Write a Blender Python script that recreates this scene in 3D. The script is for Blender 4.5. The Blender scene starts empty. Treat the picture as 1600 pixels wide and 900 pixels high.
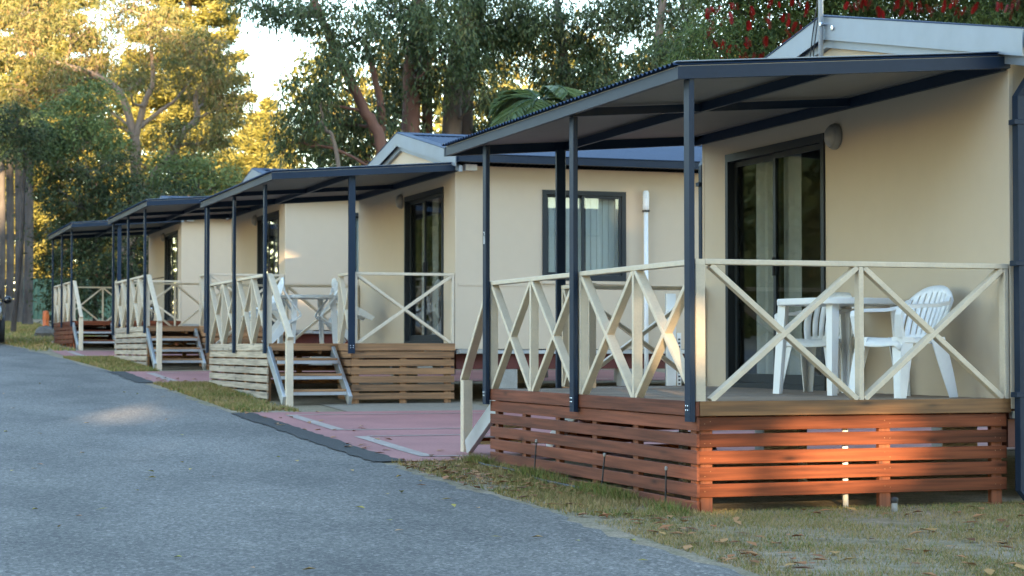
import bpy, math, random
import numpy as np
from mathutils import Vector, Matrix

random.seed(7)
RNG = np.random.default_rng(11)
S = bpy.context.scene
COL = S.collection
R = math.radians

# ------------------------------------------------------------------ camera
FPX, YAW, PITCH, EYE = 3000.0, R(18.7), math.atan(97 / 3000.0), 1.06
cam_d = bpy.data.cameras.new('camera')
cam = bpy.data.objects.new('camera', cam_d)
COL.objects.link(cam)
cam.location = (0, 0, EYE)
cam.rotation_euler = (math.pi / 2 + PITCH, 0, -YAW)
cam_d.sensor_width = 36.0
cam_d.lens = FPX / 1600 * 36
cam_d.clip_start = 0.1
cam_d.clip_end = 2000
cam_d.dof.use_dof = True
cam_d.dof.focus_distance = 13.6
cam_d.dof.aperture_fstop = 5.0
S.camera = cam

# ------------------------------------------------------------------ light
SUN_EL, SUN_AZ = R(8.5), R(18)          # azimuth: from straight behind the street (-Y) towards -X
SUNDIR = Vector((-math.sin(SUN_AZ) * math.cos(SUN_EL), -math.cos(SUN_AZ) * math.cos(SUN_EL), math.sin(SUN_EL)))
world = bpy.data.worlds.new('World')
S.world = world
world.use_nodes = True
wn = world.node_tree.nodes
sky = wn.new('ShaderNodeTexSky')
sky.sky_type = 'NISHITA'
sky.sun_disc = False
sky.sun_elevation = SUN_EL
sky.sun_rotation = math.atan2(SUNDIR.x, SUNDIR.y)
sky.air_density = 1.0
sky.dust_density = 0.15
sky.ozone_density = 1.0
wn['Background'].inputs['Strength'].default_value = 0.15
world.node_tree.links.new(sky.outputs[0], wn['Background'].inputs[0])
sun_d = bpy.data.lights.new('sun', 'SUN')
sun = bpy.data.objects.new('sun', sun_d)
COL.objects.link(sun)
sun.rotation_euler = SUNDIR.to_track_quat('Z', 'Y').to_euler()
sun_d.energy = 5.0
sun_d.angle = R(0.5)
sun_d.color = (1.0, 0.70, 0.37)
S.view_settings.view_transform = 'Standard'
S.view_settings.look = 'None'
S.view_settings.gamma = 1
S.view_settings.exposure = 3.12
S.cycles.max_bounces = 8
S.cycles.transparent_max_bounces = 16

# ------------------------------------------------------------------ helpers: space
FW = np.array([math.sin(YAW) * math.cos(PITCH), math.cos(YAW) * math.cos(PITCH), math.sin(PITCH)])
RT = np.array([math.cos(YAW), -math.sin(YAW), 0])
UP = np.cross(RT, FW)

def at(px, py, d):
    """world point seen at a photo pixel, d metres deep"""
    return np.array([0, 0, EYE]) + d * (FW + RT * (px - 800) / FPX - UP * (py - 450) / FPX)

GK = np.array([[-80, -2.6], [0, -.33], [11.4, 0], [15.7, .09], [17, .12], [24, .345], [34.7, .74], [45, 1.09], [90, 2.5], [600, 4]])

def gz(y):
    return np.interp(y, GK[:, 0], GK[:, 1])

def road_edge(y):
    return 4.2 - 0.0012 * max(0.0, y - 20) ** 2

# ------------------------------------------------------------------ helpers: materials
MATS = {}

def mat(name, col=(.5, .5, .5), rough=.6, metal=0., spec=.5, var=0., vscale=6., bump=0., bscale=60., kind=None, col2=None, **kw):
    if name in MATS:
        return MATS[name]
    m = bpy.data.materials.new(name)
    m.use_nodes = True
    nt = m.node_tree
    N, L = nt.nodes, nt.links
    b = N['Principled BSDF']
    b.inputs['Roughness'].default_value = rough
    b.inputs['Metallic'].default_value = metal
    b.inputs['Specular IOR Level'].default_value = spec
    b.inputs['Base Color'].default_value = (*col, 1)
    tc = N.new('ShaderNodeTexCoord')

    def noise(scale, detail=4, mapping=None, vec=None):
        n = N.new('ShaderNodeTexNoise')
        n.inputs['Scale'].default_value = scale
        n.inputs['Detail'].default_value = detail
        src = vec or tc.outputs['Object']
        if mapping:
            mp = N.new('ShaderNodeMapping')
            mp.inputs['Scale'].default_value = mapping
            L.new(src, mp.inputs[0])
            src = mp.outputs[0]
        L.new(src, n.inputs['Vector'])
        return n

    def ramp(src, stops):
        r = N.new('ShaderNodeValToRGB')
        el = r.color_ramp.elements
        while len(el) < len(stops):
            el.new(.5)
        for e, (p, c) in zip(el, stops):
            e.position = p
            e.color = (*c, 1) if len(c) == 3 else c
        L.new(src, r.inputs[0])
        return r

    def mix(f, a, c, mode='MIX'):
        x = N.new('ShaderNodeMix')
        x.data_type = 'RGBA'
        x.blend_type = mode
        for s, v in ((0, f), (6, a), (7, c)):
            if hasattr(v, 'is_output'):
                L.new(v, x.inputs[s])
            elif s == 0:
                x.inputs[s].default_value = v
            else:
                x.inputs[s].default_value = (*v, 1)
        return x.outputs[2]

    def bumpit(src, strength, dist=.01):
        bm = N.new('ShaderNodeBump')
        bm.inputs['Strength'].default_value = strength
        bm.inputs['Distance'].default_value = dist
        L.new(src, bm.inputs['Height'])
        L.new(bm.outputs[0], b.inputs['Normal'])

    c = col
    if kind is None and (var or bump):
        if var:
            n = noise(vscale)
            n2 = noise(vscale * 7)
            c1 = tuple(v * (1 - var) for v in col)
            c2 = tuple(min(1, v * (1 + var * .6)) for v in col)
            r = ramp(n.outputs[0], [(.3, c1), (.7, c2)])
            o = mix(.35, r.outputs[0], ramp(n2.outputs[0], [(.35, c1), (.65, c2)]).outputs[0])
            L.new(o, b.inputs['Base Color'])
        if bump:
            bumpit(noise(bscale).outputs[0], bump)
    elif kind == 'wood':
        oi = N.new('ShaderNodeObjectInfo')
        ad = N.new('ShaderNodeVectorMath')
        ad.operation = 'MULTIPLY_ADD'
        L.new(oi.outputs['Random'], ad.inputs[0])
        ad.inputs[1].default_value = (37, 13, 51)
        L.new(tc.outputs['Object'], ad.inputs[2])
        v = ad.outputs[0]
        g = noise(1, 5, (1.6, 42, 42), v)
        g2 = noise(1, 3, (.8, 9, 9), v)
        kn = N.new('ShaderNodeTexVoronoi')
        kn.inputs['Scale'].default_value = 1
        mp = N.new('ShaderNodeMapping')
        mp.inputs['Scale'].default_value = (2.2, 8, 8)
        L.new(v, mp.inputs[0])
        L.new(mp.outputs[0], kn.inputs['Vector'])
        dark = tuple(x * (1 - var) for x in col)
        lite = col2 or tuple(min(1, x * (1 + var * .7)) for x in col)
        a = ramp(g.outputs[0], [(.38, tuple(x * .7 for x in dark)), (.62, lite)]).outputs[0]
        d = ramp(g2.outputs[0], [(.32, dark), (.68, lite)]).outputs[0]
        o = mix(.5, a, d)
        k = ramp(kn.outputs['Distance'], [(.04, (.12, .12, .12)), (.13, (.7, .7, .7)), (.22, (1, 1, 1))]).outputs[0]
        o = mix(.8, o, k, 'MULTIPLY')
        rb = ramp(oi.outputs['Random'], [(0, (.72, .72, .74)), (1, (1.12, 1.1, 1.06))]).outputs[0]
        o = mix(1, o, rb, 'MULTIPLY')
        L.new(o, b.inputs['Base Color'])
        bumpit(g.outputs[0], .35, .004)
    elif kind == 'asphalt':
        p = tc.outputs['Object']
        f = noise(140, 2, None, p)
        vz = N.new('ShaderNodeTexVoronoi')
        vz.inputs['Scale'].default_value = 58
        L.new(p, vz.inputs['Vector'])
        big = noise(.35, 4, (1.4, .5, 1), p)
        stain = noise(1.3, 5, (1, .45, 1), p)
        base = ramp(big.outputs[0], [(.3, (.118, .110, .102)), (.7, (.164, .152, .139))]).outputs[0]
        st = ramp(stain.outputs[0], [(.34, (.74, .75, .76)), (.55, (1, 1, 1)), (.8, (1.1, 1.09, 1.06))]).outputs[0]
        base = mix(1, base, st, 'MULTIPLY')
        sp = ramp(vz.outputs['Color'], [(.1, (.55, .55, .56)), (.6, (1.0, 1, 1)), (.93, (1.9, 1.85, 1.8))]).outputs[0]
        base = mix(.85, base, sp, 'MULTIPLY')
        mid = noise(22, 4, (1, .35, 1), p)
        base = mix(.3, base, ramp(mid.outputs[0], [(.36, (.62, .62, .62)), (.64, (1.35, 1.35, 1.34))]).outputs[0], 'MULTIPLY')
        base = mix(.5, base, ramp(f.outputs[0], [(.35, (.5, .5, .5)), (.65, (1.5, 1.5, 1.5))]).outputs[0], 'MULTIPLY')
        L.new(base, b.inputs['Base Color'])
        bumpit(vz.outputs['Distance'], .5, .006)
    elif kind == 'ground':
        p = tc.outputs['Object']
        n1 = noise(.9, 6, None, p)
        n2 = noise(9, 5, None, p)
        n3 = noise(60, 3, None, p)
        a = ramp(n1.outputs[0], [(.38, (.31, .24, .17)), (.54, (.24, .19, .125)), (.70, (.15, .14, .07))]).outputs[0]
        bb = ramp(n2.outputs[0], [(.35, (.32, .25, .18)), (.52, (.22, .18, .12)), (.70, (.13, .125, .065))]).outputs[0]
        o = mix(.5, a, bb)
        o = mix(.7, o, ramp(n3.outputs[0], [(.3, (.5, .5, .5)), (.7, (1.4, 1.4, 1.4))]).outputs[0], 'MULTIPLY')
        L.new(o, b.inputs['Base Color'])
        bumpit(n2.outputs[0], .6, .03)
    elif kind == 'leaf':
        at_ = N.new('ShaderNodeAttribute')
        at_.attribute_name = 'rnd'
        stops = kw['stops']
        o = ramp(at_.outputs['Fac'], stops).outputs[0]
        L.new(o, b.inputs['Base Color'])
        tr = N.new('ShaderNodeBsdfTranslucent')
        L.new(o, tr.inputs[0])
        ms = N.new('ShaderNodeMixShader')
        ms.inputs[0].default_value = kw.get('trans', .25)
        L.new(b.outputs[0], ms.inputs[1])
        L.new(tr.outputs[0], ms.inputs[2])
        L.new(ms.outputs[0], N['Material Output'].inputs[0])
    elif kind == 'grass':
        at_ = N.new('ShaderNodeAttribute')
        at_.attribute_name = 'rnd'
        n1 = noise(1.1, 5, None, tc.outputs['Object'])
        sm = N.new('ShaderNodeMath')
        sm.operation = 'MULTIPLY_ADD'
        L.new(n1.outputs[0], sm.inputs[0])
        sm.inputs[1].default_value = .55
        hm = N.new('ShaderNodeMath')
        hm.operation = 'MULTIPLY'
        L.new(at_.outputs['Fac'], hm.inputs[0])
        hm.inputs[1].default_value = .62
        L.new(hm.outputs[0], sm.inputs[2])
        o = ramp(sm.outputs[0], [(.3, (.38, .265, .13)), (.52, (.31, .215, .09)), (.70, (.21, .175, .055)), (.92, (.10, .145, .03))]).outputs[0]
        L.new(o, b.inputs['Base Color'])
    elif kind == 'bark':
        n1 = noise(1, 5, (6, 6, 1.2))
        n2 = noise(1.2, 3)
        o = mix(.5, ramp(n1.outputs[0], [(.35, col), (.65, col2)]).outputs[0], ramp(n2.outputs[0], [(.4, col), (.6, col2)]).outputs[0])
        L.new(o, b.inputs['Base Color'])
        bumpit(n1.outputs[0], .7, .03)
    elif kind == 'glass':
        g = N.new('ShaderNodeBsdfGlossy')
        g.inputs['Roughness'].default_value = .015
        g.inputs['Color'].default_value = (.95, .97, 1, 1)
        t = N.new('ShaderNodeBsdfTransparent')
        t.inputs[0].default_value = (*col, 1)
        lw = N.new('ShaderNodeLayerWeight')
        lw.inputs[0].default_value = .5
        fr = N.new('ShaderNodeMath')
        fr.operation = 'POWER'
        L.new(lw.outputs['Facing'], fr.inputs[0])
        fr.inputs[1].default_value = 4.0
        mm = N.new('ShaderNodeMath')
        mm.operation = 'MULTIPLY_ADD'
        mm.inputs[1].default_value = .85
        mm.inputs[2].default_value = kw.get('refl', .06)
        L.new(fr.outputs[0], mm.inputs[0])
        ms = N.new('ShaderNodeMixShader')
        L.new(mm.outputs[0], ms.inputs[0])
        L.new(t.outputs[0], ms.inputs[1])
        L.new(g.outputs[0], ms.inputs[2])
        L.new(ms.outputs[0], N['Material Output'].inputs[0])
    elif kind == 'steel':
        n1 = noise(3, 4, (1, 1, 1))
        o = ramp(n1.outputs[0], [(.3, tuple(v * .75 for v in col)), (.7, col)]).outputs[0]
        L.new(o, b.inputs['Base Color'])
        rr = N.new('ShaderNodeMath')
        rr.operation = 'MULTIPLY_ADD'
        L.new(n1.outputs[0], rr.inputs[0])
        rr.inputs[1].default_value = .35
        rr.inputs[2].default_value = rough - .17
        L.new(rr.outputs[0], b.inputs['Roughness'])
    elif kind == 'pad':
        p = tc.outputs['Object']
        n1 = noise(.8, 5, None, p)
        n2 = noise(40, 4, None, p)
        o = ramp(n1.outputs[0], [(.32, tuple(v * .8 for v in col)), (.7, tuple(v * 1.12 for v in col))]).outputs[0]
        o = mix(.5, o, ramp(n2.outputs[0], [(.3, (.75, .75, .75)), (.7, (1.2, 1.2, 1.2))]).outputs[0], 'MULTIPLY')
        L.new(o, b.inputs['Base Color'])
        bumpit(n2.outputs[0], .25, .004)
    MATS[name] = m
    return m

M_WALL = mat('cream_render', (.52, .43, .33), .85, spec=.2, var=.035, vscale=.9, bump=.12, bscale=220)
M_NAVY = mat('navy_steel', (.018, .030, .053), .42, spec=.12, var=.12, vscale=3)
M_NAVYROOF = mat('navy_roofing', (.02, .04, .085), .6, spec=.2, var=.15, vscale=2)
M_CAPP = mat('navy_capping_sky_sheen', (.13, .18, .26), .3, spec=.6)  # sky reflection on the folded edge painted in as a paler navy
M_CHAR = mat('charcoal_frame', (.026, .031, .036), .45, spec=.2)
M_MAST = mat('pale_tube_steel', (.55, .58, .61), .35, metal=.3)
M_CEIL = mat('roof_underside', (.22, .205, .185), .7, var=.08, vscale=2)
M_RAIL = mat('cream_painted_timber', (.56, .475, .365), .55, spec=.35, var=.12, vscale=9, bump=.08, bscale=90)
M_GALV = mat('galvanised_steel', (.62, .65, .68), .42, metal=.85, kind='steel')
M_ZINC = mat('zinc_flashing', (.27, .30, .345), .5, metal=.5, kind='steel')
M_RED = mat('red_stained_timber', (.140, .038, .015), .62, spec=.2, kind='wood', var=.5)
M_REDS = mat('weathered_red_timber', (.165, .052, .028), .7, spec=.25, kind='wood', var=.45)
M_TANF = mat('oiled_fascia_timber', (.19, .088, .03), .6, kind='wood', var=.45)
M_BROWN = mat('brown_timber', (.29, .15, .068), .7, kind='wood', var=.42)
M_GREYW = mat('weathered_timber', (.42, .35, .27), .85, kind='wood', var=.38)
M_DECK = mat('deck_timber', (.27, .20, .145), .8, kind='wood', var=.3)
M_POSTW = mat('red_support_timber', (.20, .055, .02), .65, kind='wood', var=.35)
M_WHITE = mat('white_plastic', (.78, .79, .80), .38, spec=.5, var=.03, vscale=5)
M_PVC = mat('white_pvc', (.74, .76, .79), .4, var=.05, vscale=3)
M_BLACK = mat('black_rubber', (.018, .018, .02), .6)
M_GLASS = mat('door_glass', (.80, .82, .82), kind='glass', refl=.045)
M_WGLASS = mat('window_glass', (.86, .9, .9), kind='glass', refl=.045)
M_BLIND = mat('pale_blind_fabric', (.60, .59, .55), .9, var=.05, vscale=4)
M_REDST = mat('red_oxide_steel', (.10, .018, .014), .6, var=.3, vscale=4)
M_CONC = mat('concrete_block', (.30, .29, .27), .9, var=.2, vscale=8, bump=.3, bscale=40)
M_LAMP = mat('lamp_diffuser', (.26, .25, .23), .35, var=.06)
M_ASPH = mat('asphalt', kind='asphalt', rough=.88, spec=.3)
M_DASPH = mat('fresh_asphalt', (.02, .02, .021), .85, var=.35, vscale=18, bump=.5, bscale=120)
M_GROUND = mat('verge_soil', kind='ground', rough=.95, spec=.2)
M_PAD = mat('pink_paving', (.33, .135, .125), kind='pad', rough=.85)
M_LINE = mat('cream_line_paint', (.34, .27, .235), .8, var=.35, vscale=5)
M_GRASS = mat('grass_blades', kind='grass', rough=.7, spec=.2)
M_CHROME = mat('bright_metal', (.75, .76, .78), .25, metal=1.0)

# ------------------------------------------------------------------ helpers: objects
def tag(o, label=None, cat=None, group=None, kind=None):
    if label: o['label'] = label
    if cat: o['category'] = cat
    if group: o['group'] = group
    if kind: o['kind'] = kind
    return o

def empty(name, loc=(0, 0, 0), rz=0., label=None, cat=None, group=None):
    o = bpy.data.objects.new(name, None)
    o.empty_display_size = .2
    COL.objects.link(o)
    o.location = loc
    o.rotation_euler = (0, 0, rz)
    return tag(o, label, cat, group)

def put(name, me, parent=None, loc=None, mtx=None):
    o = bpy.data.objects.new(name, me)
    COL.objects.link(o)
    if parent is not None:
        o.parent = parent
    if mtx is not None:
        o.matrix_local = mtx
    elif loc is not None:
        o.location = loc
    return o

def mesh(name, verts, faces, m, smooth=False):
    me = bpy.data.meshes.new(name)
    me.from_pydata([tuple(map(float, v)) for v in verts], [], [tuple(f) for f in faces])
    if m: me.materials.append(m)
    if smooth:
        me.polygons.foreach_set('use_smooth', [True] * len(me.polygons))
    me.update()
    return me

_BC = {}

def box_mesh(sx, sy, sz, m, ch=.003):
    """box centred on the origin, long edges along x chamfered"""
    key = (round(sx, 4), round(sy, 4), round(sz, 4), m.name, ch)
    if key in _BC:
        return _BC[key]
    a, b, c = sx / 2, sy / 2, sz / 2
    ch = min(ch, b * .4, c * .4)
    if ch <= 0:
        prof = [(-b, -c), (b, -c), (b, c), (-b, c)]
    else:
        prof = [(-b + ch, -c), (b - ch, -c), (b, -c + ch), (b, c - ch), (b - ch, c), (-b + ch, c), (-b, c - ch), (-b, -c + ch)]
    n = len(prof)
    V = [(-a, y, z) for y, z in prof] + [(a, y, z) for y, z in prof]
    Fc = [(i, (i + 1) % n, n + (i + 1) % n, n + i)[::-1] for i in range(n)]
    Fc += [tuple(range(n)), tuple(range(2 * n - 1, n - 1, -1))]
    me = mesh('box', V, [f[::-1] for f in Fc], m)
    _BC[key] = me
    return me

def bar(name, parent, p0, p1, w, h, m, up=(0, 0, 1), ch=.003):
    """box from p0 to p1; w across, h along 'up'"""
    p0, p1 = Vector(p0), Vector(p1)
    d = p1 - p0
    L = d.length
    x = d.normalized()
    u = Vector(up)
    if abs(x.dot(u)) > .98:
        u = Vector((0, 1, 0)) if abs(x.y) < .9 else Vector((1, 0, 0))
    y = u.cross(x).normalized()
    z = x.cross(y)
    mt = Matrix((x, y, z)).transposed().to_4x4()
    mt.translation = (p0 + p1) / 2
    return put(name, box_mesh(L, w, h, m, ch), parent, mtx=mt)

def block(name, parent, lo, hi, m, ch=.003):
    lo, hi = Vector(lo), Vector(hi)
    s = hi - lo
    s = Vector((abs(s.x), abs(s.y), abs(s.z)))
    c = (lo + hi) / 2
    ax = max(range(3), key=lambda i: s[i])
    if ax == 0:
        return put(name, box_mesh(s.x, s.y, s.z, m, ch), parent, loc=c)
    if ax == 1:
        mt = Matrix(((0, -1, 0), (1, 0, 0), (0, 0, 1))).to_4x4()
        mt.translation = c
        return put(name, box_mesh(s.y, s.x, s.z, m, ch), parent, mtx=mt)
    mt = Matrix(((0, 0, -1), (0, 1, 0), (1, 0, 0))).to_4x4()
    mt.translation = c
    return put(name, box_mesh(s.z, s.y, s.x, m, ch), parent, mtx=mt)

class MB:
    """collects boxes, tubes and loose faces for one mesh"""
    def __init__(s): s.v, s.f = [], []
    def add(s, V, F):
        o = len(s.v)
        s.v += [tuple(map(float, p)) for p in V]
        s.f += [tuple(i + o for i in f) for f in F]
        return s
    def box(s, lo, hi):
        x0, y0, z0 = lo; x1, y1, z1 = hi
        return s.add([(x0, y0, z0), (x1, y0, z0), (x1, y1, z0), (x0, y1, z0), (x0, y0, z1), (x1, y0, z1), (x1, y1, z1), (x0, y1, z1)],
                     [(0, 3, 2, 1), (4, 5, 6, 7), (0, 1, 5, 4), (1, 2, 6, 5), (2, 3, 7, 6), (3, 0, 4, 7)])
    def tube(s, pts, rad, n=8, cap=True):
        pts = [Vector(p) for p in pts]
        rad = rad if isinstance(rad, (list, tuple)) else [rad] * len(pts)
        V, F = [], []
        ref = Vector((0, 0, 1))
        for i, p in enumerate(pts):
            t = (pts[min(i + 1, len(pts) - 1)] - pts[max(i - 1, 0)]).normalized()
            if abs(t.dot(ref)) > .95: ref = Vector((1, 0, 0)) if abs(t.x) < .9 else Vector((0, 1, 0))
            a = t.cross(ref).normalized()
            b = t.cross(a)
            for k in range(n):
                q = 2 * math.pi * k / n
                V.append(p + (a * math.cos(q) + b * math.sin(q)) * rad[i])
        for i in range(len(pts) - 1):
            for k in range(n):
                F.append((i * n + k, i * n + (k + 1) % n, (i + 1) * n + (k + 1) % n, (i + 1) * n + k))
        if cap:
            F.append(tuple(range(n - 1, -1, -1)))
            F.append(tuple(range((len(pts) - 1) * n, len(pts) * n)))
        return s.add(V, F)
    def lathe(s, prof, n=16, axis='z', loc=(0, 0, 0)):
        V, F = [], []
        for r, h in prof:
            for k in range(n):
                q = 2 * math.pi * k / n
                c = (r * math.cos(q), r * math.sin(q), h)
                if axis == 'x': c = (c[2], c[0], c[1])
                if axis == 'y': c = (c[0], c[2], c[1])
                V.append((c[0] + loc[0], c[1] + loc[1], c[2] + loc[2]))
        for i in range(len(prof) - 1):
            for k in range(n):
                F.append((i * n + k, i * n + (k + 1) % n, (i + 1) * n + (k + 1) % n, (i + 1) * n + k))
        return s.add(V, F)
    def mesh(s, name, m, smooth=False): return mesh(name, s.v, s.f, m, smooth)
    def put(s, name, m, parent=None, loc=None, smooth=False): return put(name, s.mesh(name, m, smooth), parent, loc)

def np_mesh(name, V, loops, sizes, m, rnd=None, smooth=False):
    me = bpy.data.meshes.new(name)
    me.vertices.add(len(V))
    me.vertices.foreach_set('co', np.ascontiguousarray(V, dtype=np.float32).ravel())
    me.loops.add(len(loops))
    me.loops.foreach_set('vertex_index', np.ascontiguousarray(loops, dtype=np.int32))
    sizes = np.asarray(sizes, dtype=np.int32)
    st = np.zeros(len(sizes), np.int32)
    st[1:] = np.cumsum(sizes)[:-1]
    me.polygons.add(len(sizes))
    me.polygons.foreach_set('loop_start', st)
    me.update(calc_edges=True)
    me.materials.append(m)
    if rnd is not None:
        a = me.attributes.new('rnd', 'FLOAT', 'FACE')
        a.data.foreach_set('value', np.ascontiguousarray(rnd, dtype=np.float32))
    if smooth:
        me.polygons.foreach_set('use_smooth', np.ones(len(sizes), dtype=bool))
    return me

def unit(a):
    return a / np.maximum(np.linalg.norm(a, axis=-1, keepdims=True), 1e-9)

def leaf_mesh(name, C, D, L, W, m, rnd, fold=.15):
    """one pointed leaf (a folded quad) per row"""
    n = len(C)
    L = np.broadcast_to(np.asarray(L, float), (n,))[:, None]
    W = np.broadcast_to(np.asarray(W, float), (n,))[:, None]
    D = unit(D)
    s = unit(np.cross(D, RNG.normal(size=(n, 3))))
    nn = np.cross(s, D)
    base, tip = C - D * L * .5, C + D * L * .5
    mid = C - D * L * .08 + nn * W * fold
    V = np.stack([base, mid + s * W * .5, tip, mid - s * W * .5], 1).reshape(-1, 3)
    return np_mesh(name, V, np.arange(4 * n), np.full(n, 4), m, rnd)

# ------------------------------------------------------------------ setting: ground, road, paving
def sheet(name, m, f_x0, f_x1, ys, dz, nx=2, kind='structure', parent=None):
    V, F = [], []
    for j, y in enumerate(ys):
        a, b = f_x0(y), f_x1(y)
        for i in range(nx):
            x = a + (b - a) * i / (nx - 1)
            V.append((x, y, gz(y) + dz))
    for j in range(len(ys) - 1):
        for i in range(nx - 1):
            F.append((j * nx + i, j * nx + i + 1, (j + 1) * nx + i + 1, (j + 1) * nx + i))
    o = put(name, mesh(name, V, F, m), parent)
    if kind: o['kind'] = kind
    return o

ys_all = np.unique(np.concatenate([np.linspace(-80, 0, 9), np.linspace(0, 60, 121), np.linspace(60, 120, 31), np.linspace(120, 600, 17)]))
sheet('ground', M_GROUND, lambda y: -350, lambda y: 350, ys_all, 0.0, 15)

_jit = {}
def jit(y, a=.05):
    k = round(float(y), 3)
    if k not in _jit: _jit[k] = random.uniform(-a, a)
    return _jit[k]
ys_road = np.concatenate([np.linspace(-40, 4, 12), np.arange(4.2, 32, .16), np.arange(32, 120, .8)])
sheet('road', M_ASPH, lambda y: -5.5 - .0012 * max(0, y - 20) ** 2, lambda y: road_edge(y) + jit(y) + .04 * math.sin(y * 1.7), ys_road, .004, 6)

def quad_sheet(name, m, x0, x1, y0, y1, dz, parent=None, n=6, kind=None):
    return sheet(name, m, lambda y: x0, lambda y: x1, np.linspace(y0, y1, n), dz, 2, kind, parent)

def car_bay(name, y0, y1, x0, strip=True, bays=()):
    pad = sheet(name, M_PAD, lambda y: x0, lambda y: x0 + 9.5, np.linspace(y0, y1, 24), .010, 2)
    if strip:
        s = sheet('kerb_strip', M_DASPH, lambda y: x0 - .27 + jit(y, .03), lambda y: x0 + .01 + jit(y + 100, .02), np.arange(y0, y1, .15), .013, 2)
        s['kind'] = 'structure'
    for (a, b, w) in bays:
        quad_sheet('painted_line', M_LINE, x0 + .28, x0 + .28 + w, a, b, .014, pad, 8)
        for yy in (a, b):
            quad_sheet('painted_line', M_LINE, x0 + .28 + w, x0 + 9, yy - .035, yy + .035, .0142, pad, 2)
    return pad
car_bay('parking_pad', 15.95, 22.75, 4.42, True, ((16.4, 18.85, .14), (19.75, 22.2, .14)))
car_bay('parking_pad', 29.6, 33.2, 4.25, True, ((30.0, 32.6, .14),))
car_bay('parking_pad', 39.6, 43.4, 3.95, False, ((40.0, 42.8, .14),))
# strips of bare sand where the asphalt ends
M_SAND = mat('pale_sand', (.24, .20, .155), .95, var=.25, vscale=10, bump=.4, bscale=60)
sheet('sand_path', M_SAND, lambda y: 5.6, lambda y: 7.6, np.arange(22.75, 24.6, .3), .008, 2)

# ------------------------------------------------------------------ cabins and verandas
W, N, LN, UB = 2.367, .74, 5.1, .95      # deck depth, step notch, deck length, inner post
ROOF_U0, ROOF_V0, ROOF_V1 = -.13, -.15, 5.13
CLEN = 9.0

def vz(u):      # underside of the veranda beams above the deck
    return 2.092 + .188 * (u - ROOF_U0) / (W - ROOF_U0)

_roofmesh = {}
def corrugated(length, run, pitch, amp, m, key):
    """ridges run along +y (run), waves along x"""
    if key in _roofmesh: return _roofmesh[key]
    nw = int(length / pitch)
    per = 8
    xs = np.linspace(0, length, nw * per + 1)
    zs = amp * np.cos(2 * math.pi * xs / pitch)
    V = np.concatenate([np.stack([xs, np.zeros_like(xs), zs], 1), np.stack([xs, np.full_like(xs, run), zs], 1)])
    n = len(xs)
    i = np.arange(n - 1)
    loops = np.stack([i, i + 1, n + i + 1, n + i], 1).ravel()
    me = np_mesh('corrugated_sheet', V, loops, np.full(n - 1, 4), m, smooth=True)
    _roofmesh[key] = me
    return me

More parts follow.
